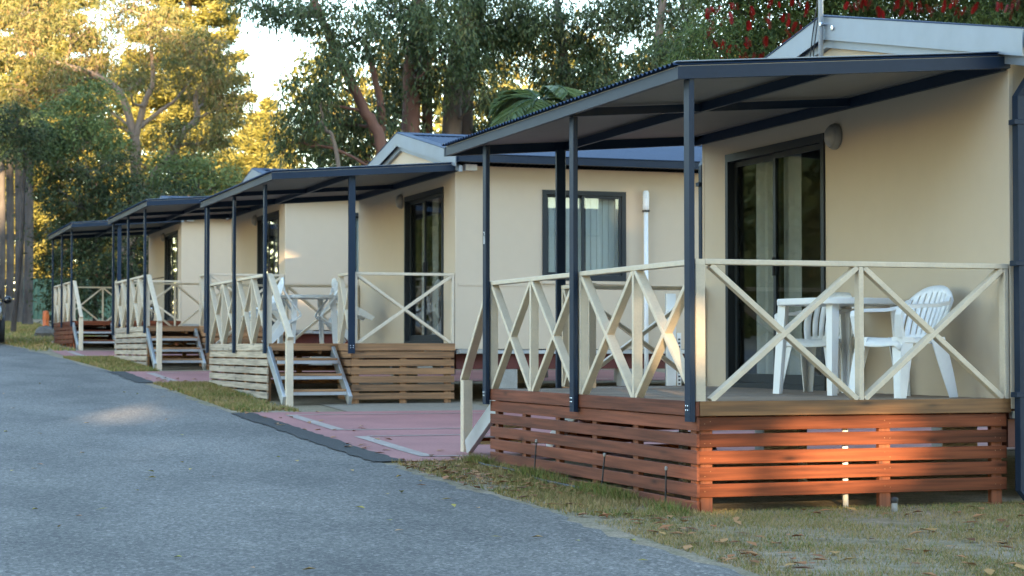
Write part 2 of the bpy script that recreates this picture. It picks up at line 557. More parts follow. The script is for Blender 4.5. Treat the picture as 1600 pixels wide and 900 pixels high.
def make_cabin(origin, rot, mir, num, labels, skirt_mats, colours):
    X0, Y0, Z0 = origin
    fv = (lambda v: LN - v) if mir else (lambda v: v)
    sg = -1 if mir else 1
    gw = lambda v, u=0: gz(Y0 + v * math.cos(rot)) - Z0         # ground level relative to the deck
    # ---------------- cabin
    cab = empty('cabin', (X0, Y0, Z0), rot, labels['cabin'], 'cabin', 'cabins along the road')
    m = MB()
    t = .1
    U1 = W + CLEN
    EV = 2.36
    dv0, dv1, dh = .53, 2.43, 2.12
    def vb(u0, u1, v0, v1, w0, w1):
        a, b = sorted((fv(v0), fv(v1)))
        m.box((u0, a, w0), (u1, b, w1))
    vb(W, W + t, 0, dv0, -.07, EV); vb(W, W + t, dv0, dv1, dh, EV); vb(W, W + t, dv1, LN, -.07, EV); vb(W, W + t, dv0, dv1, -.07, -.004)
    wu0, wu1, ww0, ww1 = 3.59, 4.80, .85, 2.07
    vb(W + t, wu0, 0, t, -.07, EV); vb(wu1, U1, 0, t, -.07, EV); vb(wu0, wu1, 0, t, -.07, ww0); vb(wu0, wu1, 0, t, ww1, EV)
    vb(W + t, U1, LN - t, LN, -.07, EV); vb(U1 - t, U1, t, LN - t, -.07, EV)
    apex = 3.0
    V = [(W, 0, EV), (W, LN, EV), (W, LN / 2, apex - .02), (W + t, 0, EV), (W + t, LN, EV), (W + t, LN / 2, apex - .02)]
    m.add(V, [(0, 2, 1), (3, 4, 5), (0, 3, 5, 2), (1, 2, 5, 4), (0, 1, 4, 3)])
    m.put('wall', M_WALL, cab)
    block('floor_slab', cab, (W + .1, .1, -.06), (U1 - .1, LN - .1, -.001), M_CONC, 0)
    block('inner_ceiling', cab, (W + .1, .1, 2.335), (U1 - .1, LN - .1, 2.355), M_CEIL, 0)
    # interior partition keeps daylight from passing through the rooms
    block('partition', cab, (W + 2.6, .1, 0), (W + 2.66, LN - .1, 2.33), M_WALL, 0) if False else None
    # corner trims and the joint that runs along the long wall
    for v in (0, LN):
        vv = -.004 if v == 0 else LN - .036
        block('corner_trim', cab, (W - .004, vv, -.066), (W + .036, vv + .04, 2.35), M_WALL, .002)
    for v in (-.006, LN - .004):
        block('joint_strip', cab, (W + .04, v, .765), (U1, v + .010, .80), M_WALL, .001)
    # roof
    oh, eo = .10, .32
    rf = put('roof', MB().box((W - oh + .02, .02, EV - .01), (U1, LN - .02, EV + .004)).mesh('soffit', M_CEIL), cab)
    slope = (apex + .04 - 2.485) / (LN / 2 + eo)
    run = math.hypot(LN / 2 + eo, apex + .04 - 2.485)
    ang = math.atan(slope)
    cm = corrugated(CLEN + oh + .05, run, .076, .008, M_NAVYROOF, 'main')
    for s in (1, -1):
        if s == 1:
            mt = Matrix.Translation((W - oh, -eo, 2.485)) @ Matrix.Rotation(ang, 4, 'X')
        else:
            mt = Matrix.Translation((U1 + .05, LN + eo, 2.485)) @ Matrix.Rotation(math.pi, 4, 'Z') @ Matrix.Rotation(ang, 4, 'X')
        put('roof_sheet', cm, rf, mtx=mt)
        va, vbb = (-eo, LN / 2) if s == 1 else (LN + eo, LN / 2)
        za, zb = 2.50, apex + .055
        # zinc barge flashing on both gable ends: deep face, lower lip, top fold
        for uu in (W - oh, U1 + .05):
            q = MB()
            d = .0 if uu < 5 else .004
            y0, y1 = va, vbb
            q.add([(uu, y0, za), (uu, y1, zb), (uu, y1, zb - .185), (uu, y0, za - .185),
                   (uu + .012, y0, za), (uu + .012, y1, zb), (uu + .012, y1, zb - .185), (uu + .012, y0, za - .185)],
                  [(0, 1, 2, 3), (7, 6, 5, 4), (0, 4, 5, 1), (3, 2, 6, 7), (0, 3, 7, 4), (1, 5, 6, 2)])
            q.put('barge_flashing', M_ZINC, rf)
            q = MB()
            uu2 = uu + (.05 if uu < 5 else -.05)
            q.add([(uu2, y0, za - .17), (uu2, y1, zb - .17), (uu2, y1, zb - .25), (uu2, y0, za - .25),
                   (uu2 + .045, y0, za - .17), (uu2 + .045, y1, zb - .17), (uu2 + .045, y1, zb - .25), (uu2 + .045, y0, za - .25)],
                  [(0, 1, 2, 3), (7, 6, 5, 4), (0, 4, 5, 1), (3, 2, 6, 7), (0, 3, 7, 4), (1, 5, 6, 2)])
            q.put('barge_board', M_ZINC, rf)
            q = MB()
            q.add([(uu - .006, y0, za + .012), (uu + .16, y0, za + .012), (uu + .16, y1, zb + .012), (uu - .006, y1, zb + .012),
                   (uu - .006, y0, za + .002), (uu + .16, y0, za + .002), (uu + .16, y1, zb + .002), (uu - .006, y1, zb + .002)],
                  [(0, 1, 2, 3), (7, 6, 5, 4), (0, 4, 5, 1), (3, 2, 6, 7), (0, 3, 7, 4), (1, 5, 6, 2)])
            q.put('barge_capping', M_NAVYROOF, rf)
        # gutter
        g0 = -eo - .1 if s == 1 else LN + eo - .005
        g = MB()
        a, b = g0, g0 + .105
        pr = [(a, 2.475), (a, 2.375), (b, 2.375), (b, 2.475), (b - .006, 2.475), (b - .006, 2.383), (a + .006, 2.383), (a + .006, 2.475)]
        n = len(pr)
        g.add([(W - oh + .02, y, z) for y, z in pr] + [(U1, y, z) for y, z in pr],
              [(i, (i + 1) % n, n + (i + 1) % n, n + i) for i in range(n)] + [(0, 1, 6, 7), (1, 2, 5, 6), (2, 3, 4, 5)])
        g.put('gutter', M_NAVY, rf)
        bead = MB().tube([(W - oh + .02, a if s == 1 else b, 2.475), (U1, a if s == 1 else b, 2.475)], .009, 6)
        bead.put('gutter_bead', M_NAVY, rf)
    cap = MB()
    cap.add([(W - oh, LN / 2 - .14, apex + .03), (W - oh, LN / 2, apex + .075), (W - oh, LN / 2 + .14, apex + .03), (U1 + .05, LN / 2 - .14, apex + .03), (U1 + .05, LN / 2, apex + .075), (U1 + .05, LN / 2 + .14, apex + .03)],
            [(0, 1, 4, 3), (1, 2, 5, 4)])
    cap.put('ridge_capping', M_NAVYROOF, rf)
    # sliding door
    a, b = sorted((fv(dv0), fv(dv1)))
    fr = MB()
    u0, u1 = W - .018, W + .085
    fw = .055
    fr.box((u0, a, 0), (u1, a + fw, dh)); fr.box((u0, b - fw, 0), (u1, b, dh))
    fr.box((u0, a + fw, dh - .07), (u1, b - fw, dh)); fr.box((u0, a + fw, 0), (u1, b - fw, .045))
    door = fr.put('sliding_door', M_CHAR, cab)
    mid = (a + b) / 2
    for k, (p, q, uu) in enumerate(((a + fw, mid + .035, W + .012), (mid - .035, b - fw, W + .05))):
        # canonical: the leaf nearer the steps end slides in the outer track
        pf = MB()
        s = .048
        pf.box((uu, p, .047), (uu + .032, p + s, dh - .072)); pf.box((uu, q - s, .047), (uu + .032, q, dh - .072))
        pf.box((uu, p + s, dh - .072 - s), (uu + .032, q - s, dh - .072)); pf.box((uu, p + s, .047), (uu + .032, q - s, .047 + s + .03))
        pf.put('door_leaf', M_CHAR, door)
        block('pane', door, (uu + .012, p + s - .004, .12), (uu + .018, q - s + .004, dh - .115), M_GLASS, 0)
        if k == 0:
            block('handle', door, (uu - .02, q - .036, .98), (uu, q - .014, 1.14), M_BLACK)
        # vertical blinds just behind the glass
        far_leaf = (p + q) / 2 > mid if mir else (p + q) / 2 < mid
        nb = 7 if (num == 1 and far_leaf) else 3
        for j in range(nb):
            if num == 1 and far_leaf: yy = p + .06 + j * .084
            else: yy = (q - .09 - j * .082) if (far_leaf or num == 1) else (p + .30 + j * .082)
            mt = Matrix.Translation((W + .125, yy, 1.06)) @ Matrix.Rotation(R((8, 30, 14, 38)[j % 4]), 4, 'Z') @ Matrix.Rotation(R(90), 4, 'Y') @ Matrix.Rotation(R(90), 4, 'X') @ Matrix.Rotation(R(90), 4, 'X')
            put('blind_slat', box_mesh(1.96, .088, .003, M_BLIND, 0), door, mtx=mt)
    # bulkhead light beside the door
    lv = fv(2.62)
    lb = MB().lathe([(.001, 0), (.105, 0), (.108, -.02), (.098, -.045), (.092, -.05)], 24, 'x', (W - .001, lv, 2.07))
    lo = lb.put('wall_light', M_LAMP, cab, smooth=True)
    MB().lathe([(.09, -.046), (.088, -.056), (.074, -.072), (.045, -.082), (.001, -.086)], 24, 'x', (W - .001, lv, 2.07)).put('diffuser', M_LAMP, lo, smooth=True)
    # window in the long wall on the steps side
    v0 = fv(0)
    o = -1 if not mir else 1
    def wbox(mb, u0, u1, d0, d1, w0, w1):
        p, q = sorted((v0 + o * d0, v0 + o * d1))
        mb.box((u0, p, w0), (u1, q, w1))
    wf = MB()
    s = .06
    wbox(wf, wu0, wu0 + s, .02, -.08, ww0, ww1); wbox(wf, wu1 - s, wu1, .02, -.08, ww0, ww1)
    wbox(wf, wu0 + s, wu1 - s, .02, -.08, ww0, ww0 + .075); wbox(wf, wu0 + s, wu1 - s, .02, -.08, ww1 - s, ww1)
    win = wf.put('window', M_CHAR, cab)
    um = (wu0 + wu1) / 2
    for k, (p, q, dd) in enumerate(((wu0 + s, um + .035, -.035), (um - .035, wu1 - s, .0))):
        sf = MB()
        e = .036
        wbox(sf, p, p + e, dd, dd - .03, ww0 + .078, ww1 - s - .003); wbox(sf, q - e, q, dd, dd - .03, ww0 + .078, ww1 - s - .003)
        wbox(sf, p + e, q - e, dd, dd - .03, ww0 + .078, ww0 + .078 + e); wbox(sf, p + e, q - e, dd, dd - .03, ww1 - s - e, ww1 - s - .003)
        sf.put('sash', M_CHAR, win)
        g = MB(); wbox(g, p + e - .003, q - e + .003, dd - .012, dd - .017, ww0 + .1, ww1 - s - e + .01); g.put('pane', M_WGLASS, win)
    for j in range(13):
        uu = wu0 + .09 + j * .087
        mt = Matrix.Translation((uu, v0 - o * .115, (ww0 + ww1) / 2)) @ Matrix.Rotation(R(97), 4, 'Z') @ Matrix.Rotation(R(90), 4, 'Y')
        put('blind_slat', box_mesh(ww1 - ww0, .088, .004, M_BLIND, 0), win, mtx=mt)
    sl = MB(); wbox(sl, wu0 - .02, wu1 + .02, .03, -.0, ww0 - .045, ww0 - .003); sl.put('sill', M_WALL, win)
    # chassis, stumps
    for v in (.12, LN - .2):
        block('chassis_beam', cab, (W + .05, v, -.34), (U1 - .1, v + .08, -.14), M_REDST)
        block('chassis_channel', cab, (W + .02, v - .1 if v < 1 else v + .1, -.135), (U1 - .1, v - .06 if v < 1 else v + .14, -.085), M_GALV)
    for j in range(5):
        for v in (.16, LN - .16):
            uu = W + .5 + j * 1.9
            block('stump', cab, (uu, v - .1, gw(v) - .05), (uu + .39, v + .1, -.342), M_CONC)
    if num == 1:
        # rectangular downpipes on both corners of the gable end
        for vv, so in ((LN if not mir else 0, 1), ) if False else ((0, -1), (LN, 1)):
            dp = MB()
            y = vv + so * .07
            uu = W + .055
            hw, hd = .052, .034
            dp.box((uu - hw, y - hd, gw(vv) + .10), (uu + hw, y + hd, 2.08))
            V = [(uu - hw, y - hd, 2.08), (uu + hw, y - hd, 2.08), (uu + hw, y + hd, 2.08), (uu - hw, y + hd, 2.08)]
            sh = .17
            V += [(x + sh, yy + so * .06, 2.376) for x, yy, z in V]
            dp.add(V, [(0, 1, 5, 4), (1, 2, 6, 5), (2, 3, 7, 6), (3, 0, 4, 7), (4, 5, 6, 7)])
            V = [(uu - hw, y - hd, gw(vv) + .10), (uu + hw, y - hd, gw(vv) + .10), (uu + hw, y + hd, gw(vv) + .10), (uu - hw, y + hd, gw(vv) + .10)]
            V += [(x + .07, yy + so * .03, gw(vv) + .0) for x, yy, z in V]
            dp.add(V, [(4, 5, 1, 0), (5, 6, 2, 1), (6, 7, 3, 2), (7, 4, 0, 3)])
            d = dp.put('downpipe', M_NAVY, cab)
            for zz in (.93, .03, 1.9):
                block('clip', d, (uu - hw - .028, y - hd - .004, zz - .018), (uu + hw + .004, y + hd + .004, zz + .018), M_NAVY)
        # aerial mast on the gable
        ma = MB().tube([(W - oh - .03, LN / 2 - .06, 2.42), (W - oh - .03, LN / 2 - .06, 4.6)], .021, 10).put('aerial_mast', M_MAST, cab, smooth=True)
        MB().tube([(W - oh - .05, LN / 2 - .085, 2.98), (W - oh - .0, LN / 2 - .085, 2.98)], .016, 8).put('mast_bracket', M_CHROME, ma)
        MB().tube([(W - .1, LN / 2 + .02, 3.3), (W - .11, LN / 2 + .13, 2.9), (W - .12, LN / 2 + .21, 2.5)], .005, 5).put('aerial_cable', M_BLACK, ma)
        MB().tube([(W - .1, LN / 2 + .0, 3.2), (W - .13, LN / 2 + .06, 2.8), (W - .12, LN / 2 + .14, 2.48)], .005, 5).put('aerial_cable', M_BLACK, ma)
        bo = MB().lathe([(.022, -.0), (.022, -.012), (.001, -.014)], 8, 'x', (W - oh, LN / 2 - .21, apex - .07)); bo.put('bolt', M_CHROME, rf)
    if num == 2:
        pv = MB().tube([(5.07, -.075, gw(0) - .02), (5.07, -.075, 1.86)], .031, 14).put('vent_pipe', M_PVC, cab, smooth=True)
        MB().lathe([(.031, 1.83), (.041, 1.84), (.043, 1.9), (.045, 2.0), (.042, 2.06), (.03, 2.09), (.001, 2.095)], 14, 'z', (5.07, -.075, 0)).put('vent_cowl', M_PVC, pv, smooth=True)
        block('pipe_collar', pv, (5.03, -.116, 1.80), (5.11, -.035, 1.826), M_BLACK)
    if num >= 2:
        block('outlet_box', cab, (W + .10, -.13, 2.29), (W + .26, -.02, 2.37), M_PVC)
        block('meter_tray', cab, (W + .02, -.12, -.13), (W + .5, -.03, -.075), M_CONC)
    # ---------------- veranda
    ver = empty('veranda', (X0, Y0, Z0), rot, labels['veranda'], 'veranda', 'verandas in front of the cabins')
    m_side, m_front, m_fs, m_ff, m_sup = skirt_mats
    # deck outline in canonical coordinates: full depth for v > N, only u > UB for v < N
    bw = .0885
    k = 0
    v = .012
    while v < LN - .03:
        v1 = min(v + bw, LN - .028)
        a, b = sorted((fv(v), fv(v1)))
        u_in = .03 if v >= N + .02 else UB + .03
        block('deck_board', ver, (u_in, a, -.026), (W - .004, b, 0 + random.uniform(-.0012, .0012)), M_DECK, .002)
        v += bw + .005
    # joists (hidden, carry the boards)
    for u in (.12, .7, 1.3, 1.9):
        a, b = sorted((fv(N + .04 if u < UB else .04), fv(LN - .05)))
        block('joist', ver, (u, a, -.13), (u + .045, b, -.028), m_sup)
    def vbar(name, u0, u1, v0, v1, w0, w1, m_, ch=.003):
        a, b = sorted((fv(v0), fv(v1)))
        return block(name, ver, (u0, a, w0), (u1, b, w1), m_, ch)
    FH = .094
    # fascias: road side in lengths between the posts, ends, notch
    vbar('fascia_board', 0, .026, N + .004, 2.90, -FH, .002, m_fs); vbar('fascia_board', 0, .026, 2.903, LN, -FH, .002, m_fs)
    vbar('fascia_board', .03, W - .002, LN - .026, LN + .002, -FH, .003, m_ff)
    vbar('fascia_board', UB + .001, W - .002, -.002, .026, -FH, .003, m_ff)
    vbar('fascia_board', .03, UB - .002, N - .002, N + .026, -FH, .003, m_ff)
    vbar('fascia_board', UB, UB + .026, .028, N - .004, -FH, .002, m_ff)
    # slats
    def slats(p_u, p_v, side, n, m_, skew=0):
        for i in range(n):
            top = -FH - .008 - i * .1085
            lo_ = top - .086
            if side == 'u':
                vbar('slat', p_u, p_u + .019, p_v[0], p_v[1], lo_ + random.uniform(-.002, .002), top + random.uniform(-.002, .002), m_)
            else:
                vbar('slat', p_u[0], p_u[1], p_v, p_v + .019, lo_ + random.uniform(-.002, .002), top + random.uniform(-.002, .002), m_)
    nr = 6 if num < 4 else 4
    slats(.012, (N + .03, LN - .012), 'u', nr, m_side)
    slats((.033, W - .03), LN - .034, 'v', 5, m_front)
    slats((UB + .012, W - .01), .014, 'v', 6 if num < 4 else 4, m_front)
    slats(UB + .006, (.036, N - .02), 'u', 6 if num < 4 else 4, m_front)
    if num == 1:
        nh = MB()
        for i in range(5):
            zc = -FH - .008 - i * .1085 - .043
            for uu in (.07, .11, 1.39, 1.43, W - .12, W - .08):
                nh.lathe([(.0032, -.0), (.0032, -.0012), (.0005, -.0015)], 6, 'y', (uu, fv(LN - .015) - .0005, zc + random.uniform(-.02, .02)))
        nh.put('nail_heads', M_BROWN, ver)['kind'] = 'stuff'
    # supports behind the slats
    for vv in (N + .1, 1.55, 2.35, 3.15, 3.95, LN - .16):
        vbar('support_post', .034, .079, vv, vv + .09, gw(fv(vv)) - .05, -FH - .004, m_sup)
    for uu in (.05, 1.36, W - .14):
        vbar('support_post', uu, uu + .085, LN - .08, LN - .036, gw(fv(LN)) - .03, -FH - .004, m_sup)
    for uu in (UB + .03, 1.62, W - .14):
        vbar('support_post', uu, uu + .09, .035, .08, gw(fv(0)) - .03, -FH - .004, m_sup)
    if num == 1:
        MB().tube([(1.155, fv(LN - .13), gw(0) - .02), (1.155, fv(LN - .13), -.13)], .02, 10).put('drain_pipe', M_PVC, ver, smooth=True)
        for uu in (.75, 1.75):
            MB().tube([(uu, 1.9, gw(1.9)), (uu, 1.9, -.13)], .035, 10).put('jack_post', M_CONC, ver)
    # veranda posts
    pw, pd = .038, .09
    posts = []
    for vv in (N - .012, 2.92 - .045, LN - pd + .012):
        a, b = sorted((fv(vv), fv(vv + pd)))
        po = block('post', ver, (-.045, a, -.13), (-.045 + pw, b, vz(-.03) + .0), M_NAVY, .004)
        posts.append((a, b))
        for dz in (-.028, -.056):
            for dd in (.03, .06):
                bm = MB().lathe([(.0065, 0), (.0065, -.004), (.001, -.006)], 6, 'x', (-.0455, a + dd, dz))
                bm.put('bolt', M_CHROME, ver)
    a, b = sorted((fv(-.045), fv(-.005)))
    block('post', ver, (UB - .045, a, -.13), (UB + .045, b, vz(UB)), M_NAVY, .004)
    for dz in (-.028, -.056):
        for du in (-.018, .018):
            MB().lathe([(.0065, 0), (.0065, -.004 * 1), (.001, -.006)], 6, 'y', (UB + du, (a - .0005), dz)).put('bolt', M_CHROME, ver) if not mir else None
    if num == 1:
        # house number on the far road post
        for ch_, zz in (('2', 1.305), ('8', 1.25)):
            cu = bpy.data.curves.new('txt', 'FONT'); cu.body = ch_; cu.size = .075; cu.align_x = 'CENTER'; cu.extrude = .0008
            to = bpy.data.objects.new('txt', cu)
            me = bpy.data.meshes.new_from_object(to)
            bpy.data.objects.remove(to)
            me.materials.clear(); me.materials.append(M_PVC)
            pa, pb = posts[0]
            mt = Matrix(((0, 0, -1), (-1, 0, 0), (0, 1, 0))).to_4x4()
            mt.translation = (-.0462, (pa + pb) / 2, zz)
            put('house_number', me, ver, mtx=mt)
    # veranda roof: beams
    bt = .078
    def rb(name, u0, u1, v0, v1, dz0, dz1, m_):
        """beam that follows the roof fall along u"""
        a, b = sorted((fv(v0), fv(v1)))
        V = []
        for u in (u0, u1):
            for y in (a, b):
                for z in (dz0, dz1):
                    V.append((u, y, vz(u) + z))
        q = MB().add(V, [(0, 1, 3, 2), (4, 6, 7, 5), (0, 4, 5, 1), (2, 3, 7, 6), (0, 2, 6, 4), (1, 5, 7, 3)])
        return q.put(name, m_, ver)
    rb('edge_beam', ROOF_U0, ROOF_U0 + .045, ROOF_V0 + .046, ROOF_V1 - .046, 0, bt, M_NAVY)
    rb('edge_beam', ROOF_U0 - .002, W - .003, ROOF_V0, ROOF_V0 + .045, -.001, bt + .003, M_NAVY)
    rb('edge_beam', ROOF_U0 - .002, W - .003, ROOF_V1 - .045, ROOF_V1, -.001, bt + .003, M_NAVY)
    rb('ledger', W - .05, W - .004, ROOF_V0 + .047, ROOF_V1 - .047, -.012, bt - .01, M_NAVY)
    for vv in (2.9,):
        rb('rafter', ROOF_U0 + .047, W - .052, vv, vv + .045, .004, bt - .012, M_NAVY)
    for u in (1.02,):
        rb('purlin', u, u + .04, ROOF_V0 + .047, ROOF_V1 - .047, .002, bt - .006, M_NAVY)
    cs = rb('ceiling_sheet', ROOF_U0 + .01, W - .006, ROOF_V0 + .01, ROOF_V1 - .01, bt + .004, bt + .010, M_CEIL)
    run2 = math.hypot(W - .004 - ROOF_U0 + .03, .188)
    cm2 = corrugated(ROOF_V1 - ROOF_V0 - .004, run2, .076, .0105, M_NAVYROOF, 'ver')
    an2 = math.atan(.188 / (W - ROOF_U0))
    yb = max(fv(ROOF_V0 + .002), fv(ROOF_V1 - .002))
    # local x -> -v, local y -> +u
    mt = Matrix.Translation((ROOF_U0 - .03, yb, vz(ROOF_U0 - .03) + bt + .0225)) @ Matrix.Rotation(R(-90), 4, 'Z') @ Matrix.Rotation(an2, 4, 'X')
    put('roof_sheet', cm2, ver, mtx=mt)
    for vv in (ROOF_V0 - .004, ROOF_V1 - .046):
        rb('roof_capping', ROOF_U0 - .012, W - .003, vv, vv + .05, bt + .0335, bt + .040, M_CAPP)
    # railings
    RH = .928
    def rail_u(u, v0, v1, nx):                 # railing along v at depth u (u .. u+.07)
        a, b = sorted((fv(v0), fv(v1)))
        block('top_rail', ver, (u, a, RH - .036), (u + .07, b, RH), M_RAIL, .004)
        st = (b - a - .035) / nx
        for i in range(nx + 1):
            y = a + i * st
            block('baluster', ver, (u + .001, y, .003), (u + .069, y + .035, RH - .037), M_RAIL, .003)
        for i in range(nx):
            y0, y1 = a + i * st + .044, a + (i + 1) * st - .009
            bar('brace', ver, (u + .035, y0, .006), (u + .035, y1, RH - .040), .036, .064, M_RAIL, up=(1, 0, 0))
            bar('brace', ver, (u + .035, y1, .006), (u + .035, y0, RH - .040), .036, .058, M_RAIL, up=(1, 0, 0))
    def rail_v(v, u0, u1, nx):
        y = fv(v)
        y0_, y1_ = (y, y + .07) if not mir else (y - .07, y)
        block('top_rail', ver, (u0, y0_, RH - .035), (u1, y1_, RH + .001), M_RAIL, .004)
        st = (u1 - u0 - .035) / nx
        for i in range(nx + 1):
            x = u0 + i * st
            if i == 0 and u0 < .1: continue
            block('baluster', ver, (x, y0_ + .001, .003), (x + .035, y1_ - .001, RH - .036), M_RAIL, .003)
        ym = (y0_ + y1_) / 2
        for i in range(nx):
            x0, x1 = u0 + i * st + .044, u0 + (i + 1) * st - .009
            bar('brace', ver, (x0, ym, .006), (x1, ym, RH - .040), .036, .064, M_RAIL, up=(0, 1, 0))
            bar('brace', ver, (x1, ym, .006), (x0, ym, RH - .040), .036, .058, M_RAIL, up=(0, 1, 0))
    rail_u(.002, N + .03, 2.90, 2)
    rail_u(.002, 2.945, LN - .001, 2)
    rail_v(LN - .071, .074, W - .012, 2)
    block('corner_baluster', ver, (.002 + .0005, min(fv(LN - .001), fv(LN - .069)), .0035), (.072, max(fv(LN - .001), fv(LN - .069)), RH - .0365), M_RAIL, .003)
    rail_v(.002, UB + .05, W - .012, 1)
    rail_u(UB - .005, .004, N - .03, 1)
    # ---------------- steps
    st = empty('steps', (X0, Y0, Z0), rot, labels['steps'], 'steps', 'steps up to the verandas')
    run_, base = .95, gw(fv(-.2))
    su0, su1 = (.0, UB - .09) if num > 1 else (.11, UB - .06)
    for uu in (su0, su1):
        vt, vbm = fv(N - .03), fv(N - .03 - run_)
        bar('stringer', st, (uu + .02, vt, -.10), (uu + .02, vbm, base + .06), .045, .15, M_GALV, ch=.004)
    nt = 3 if num < 4 else 2
    for i in range(nt):
        f = (i + 1) / (nt + 1)
        w = -.02 + f * (base + .0)
        vv = N - .05 - f * run_
        a, b = sorted((fv(vv - .12), fv(vv + .12)))
        block('tread', st, (su0 + .046, a, w - .002), (su1 - .006, b, w + .03), m_front, .003)
        e = fv(vv - .125)
        block('tread_channel', st, (su0 + .046, e - .004, w - .045), (su1 - .006, e + .004, w - .003), M_GALV, .001)
    nv = fv(-.235 if num > 1 else -.36)
    nu = .085 if num > 1 else .15
    block('newel_post', st, (nu - .045, nv - .045, base - .05), (nu + .045, nv + .045, .06), M_RAIL, .006)
    bar('hand_rail', st, (.04, fv(N - .015), RH - .03), (nu, nv + (-.07 if not mir else .07), .06), .075, .05, M_RAIL, ch=.004)
    return cab, ver, st

LAB = [
 dict(cabin='nearest cream cabin with silver gable flashing and an aerial mast', veranda='nearest veranda with red stained slat skirt and navy posts', steps='galvanised steps at the far end of the nearest red veranda'),
 dict(cabin='second cream cabin with navy window and white vent pipe on its long wall', veranda='second veranda with tan slat front and weathered slats towards the road', steps='wide open steps between the tan slats and weathered slats of the second veranda'),
 dict(cabin='third cream cabin, mostly hidden behind the second veranda roof', veranda='third veranda with pale weathered slat skirt, sunlit roof edge', steps='open steps of the third veranda beside its pale slats'),
 dict(cabin='farthest cream cabin before the dark shrubs', veranda='farthest veranda with low reddish slat skirt', steps='short steps with two treads at the farthest veranda'),
]
c1 = make_cabin((5.121, 11.418, .725), 0, True, 1, LAB[0], (M_REDS, M_RED, M_REDS, M_TANF, M_POSTW), None)
c2 = make_cabin((5.06, 24.263, 1.146), .006, False, 2, LAB[1], (M_GREYW, M_BROWN, M_GREYW, M_BROWN, M_BROWN), None)
c3 = make_cabin((4.827, 33.948, 1.491), .008, False, 3, LAB[2], (M_GREYW, M_BROWN, M_GREYW, M_BROWN, M_BROWN), None)
c4 = make_cabin((4.57, 44.165, 1.728), .006, False, 4, LAB[3], (M_RED, M_RED, M_RED, M_RED, M_POSTW), None)

# ------------------------------------------------------------------ garden furniture
def chair_parts():
    P = {}
    # seat: dished plate with a turned-down front edge, x forward
    V, F = [], []
    nx, ny = 9, 9
    for i in range(nx):
        for j in range(ny):
            fx, fy = i / (nx - 1), j / (ny - 1) * 2 - 1
            x = -.21 + .44 * fx
            wd = .205 + .035 * fx
            z = .425 - .018 * (1 - fy * fy) + .012 * fx - (.06 if i == nx - 1 else 0) - (.045 if abs(fy) == 1 else 0)
            V.append((x, fy * wd, z))
    for i in range(nx - 1):
        for j in range(ny - 1):
            F.append((i * ny + j, (i + 1) * ny + j, (i + 1) * ny + j + 1, i * ny + j + 1))
    P['seat'] = (V, F, .008)
    # backrest: curved rim + vertical slats
    q = MB()
    rim = []
    for k in range(17):
        a = math.pi * k / 16
        y = .215 * math.cos(a)
        h = .20 + .20 * math.sin(a) ** .7 if 0 < k < 16 else .18
        z = .43 + h
        x = -.215 - .16 * (z - .43) / .4 + .05 * (abs(y) / .215) ** 2
        rim.append((x, y, z))
    P['rim'] = rim
    return P

CP = chair_parts()
def solid(V, F, th, name, m, smooth=True):
    me = mesh(name, V, F, m, smooth)
    import bmesh
    bm = bmesh.new(); bm.from_mesh(me)
    bmesh.ops.solidify(bm, geom=bm.faces[:], thickness=th)
    bm.to_mesh(me); bm.free()
    me.polygons.foreach_set('use_smooth', [smooth] * len(me.polygons))
    return me

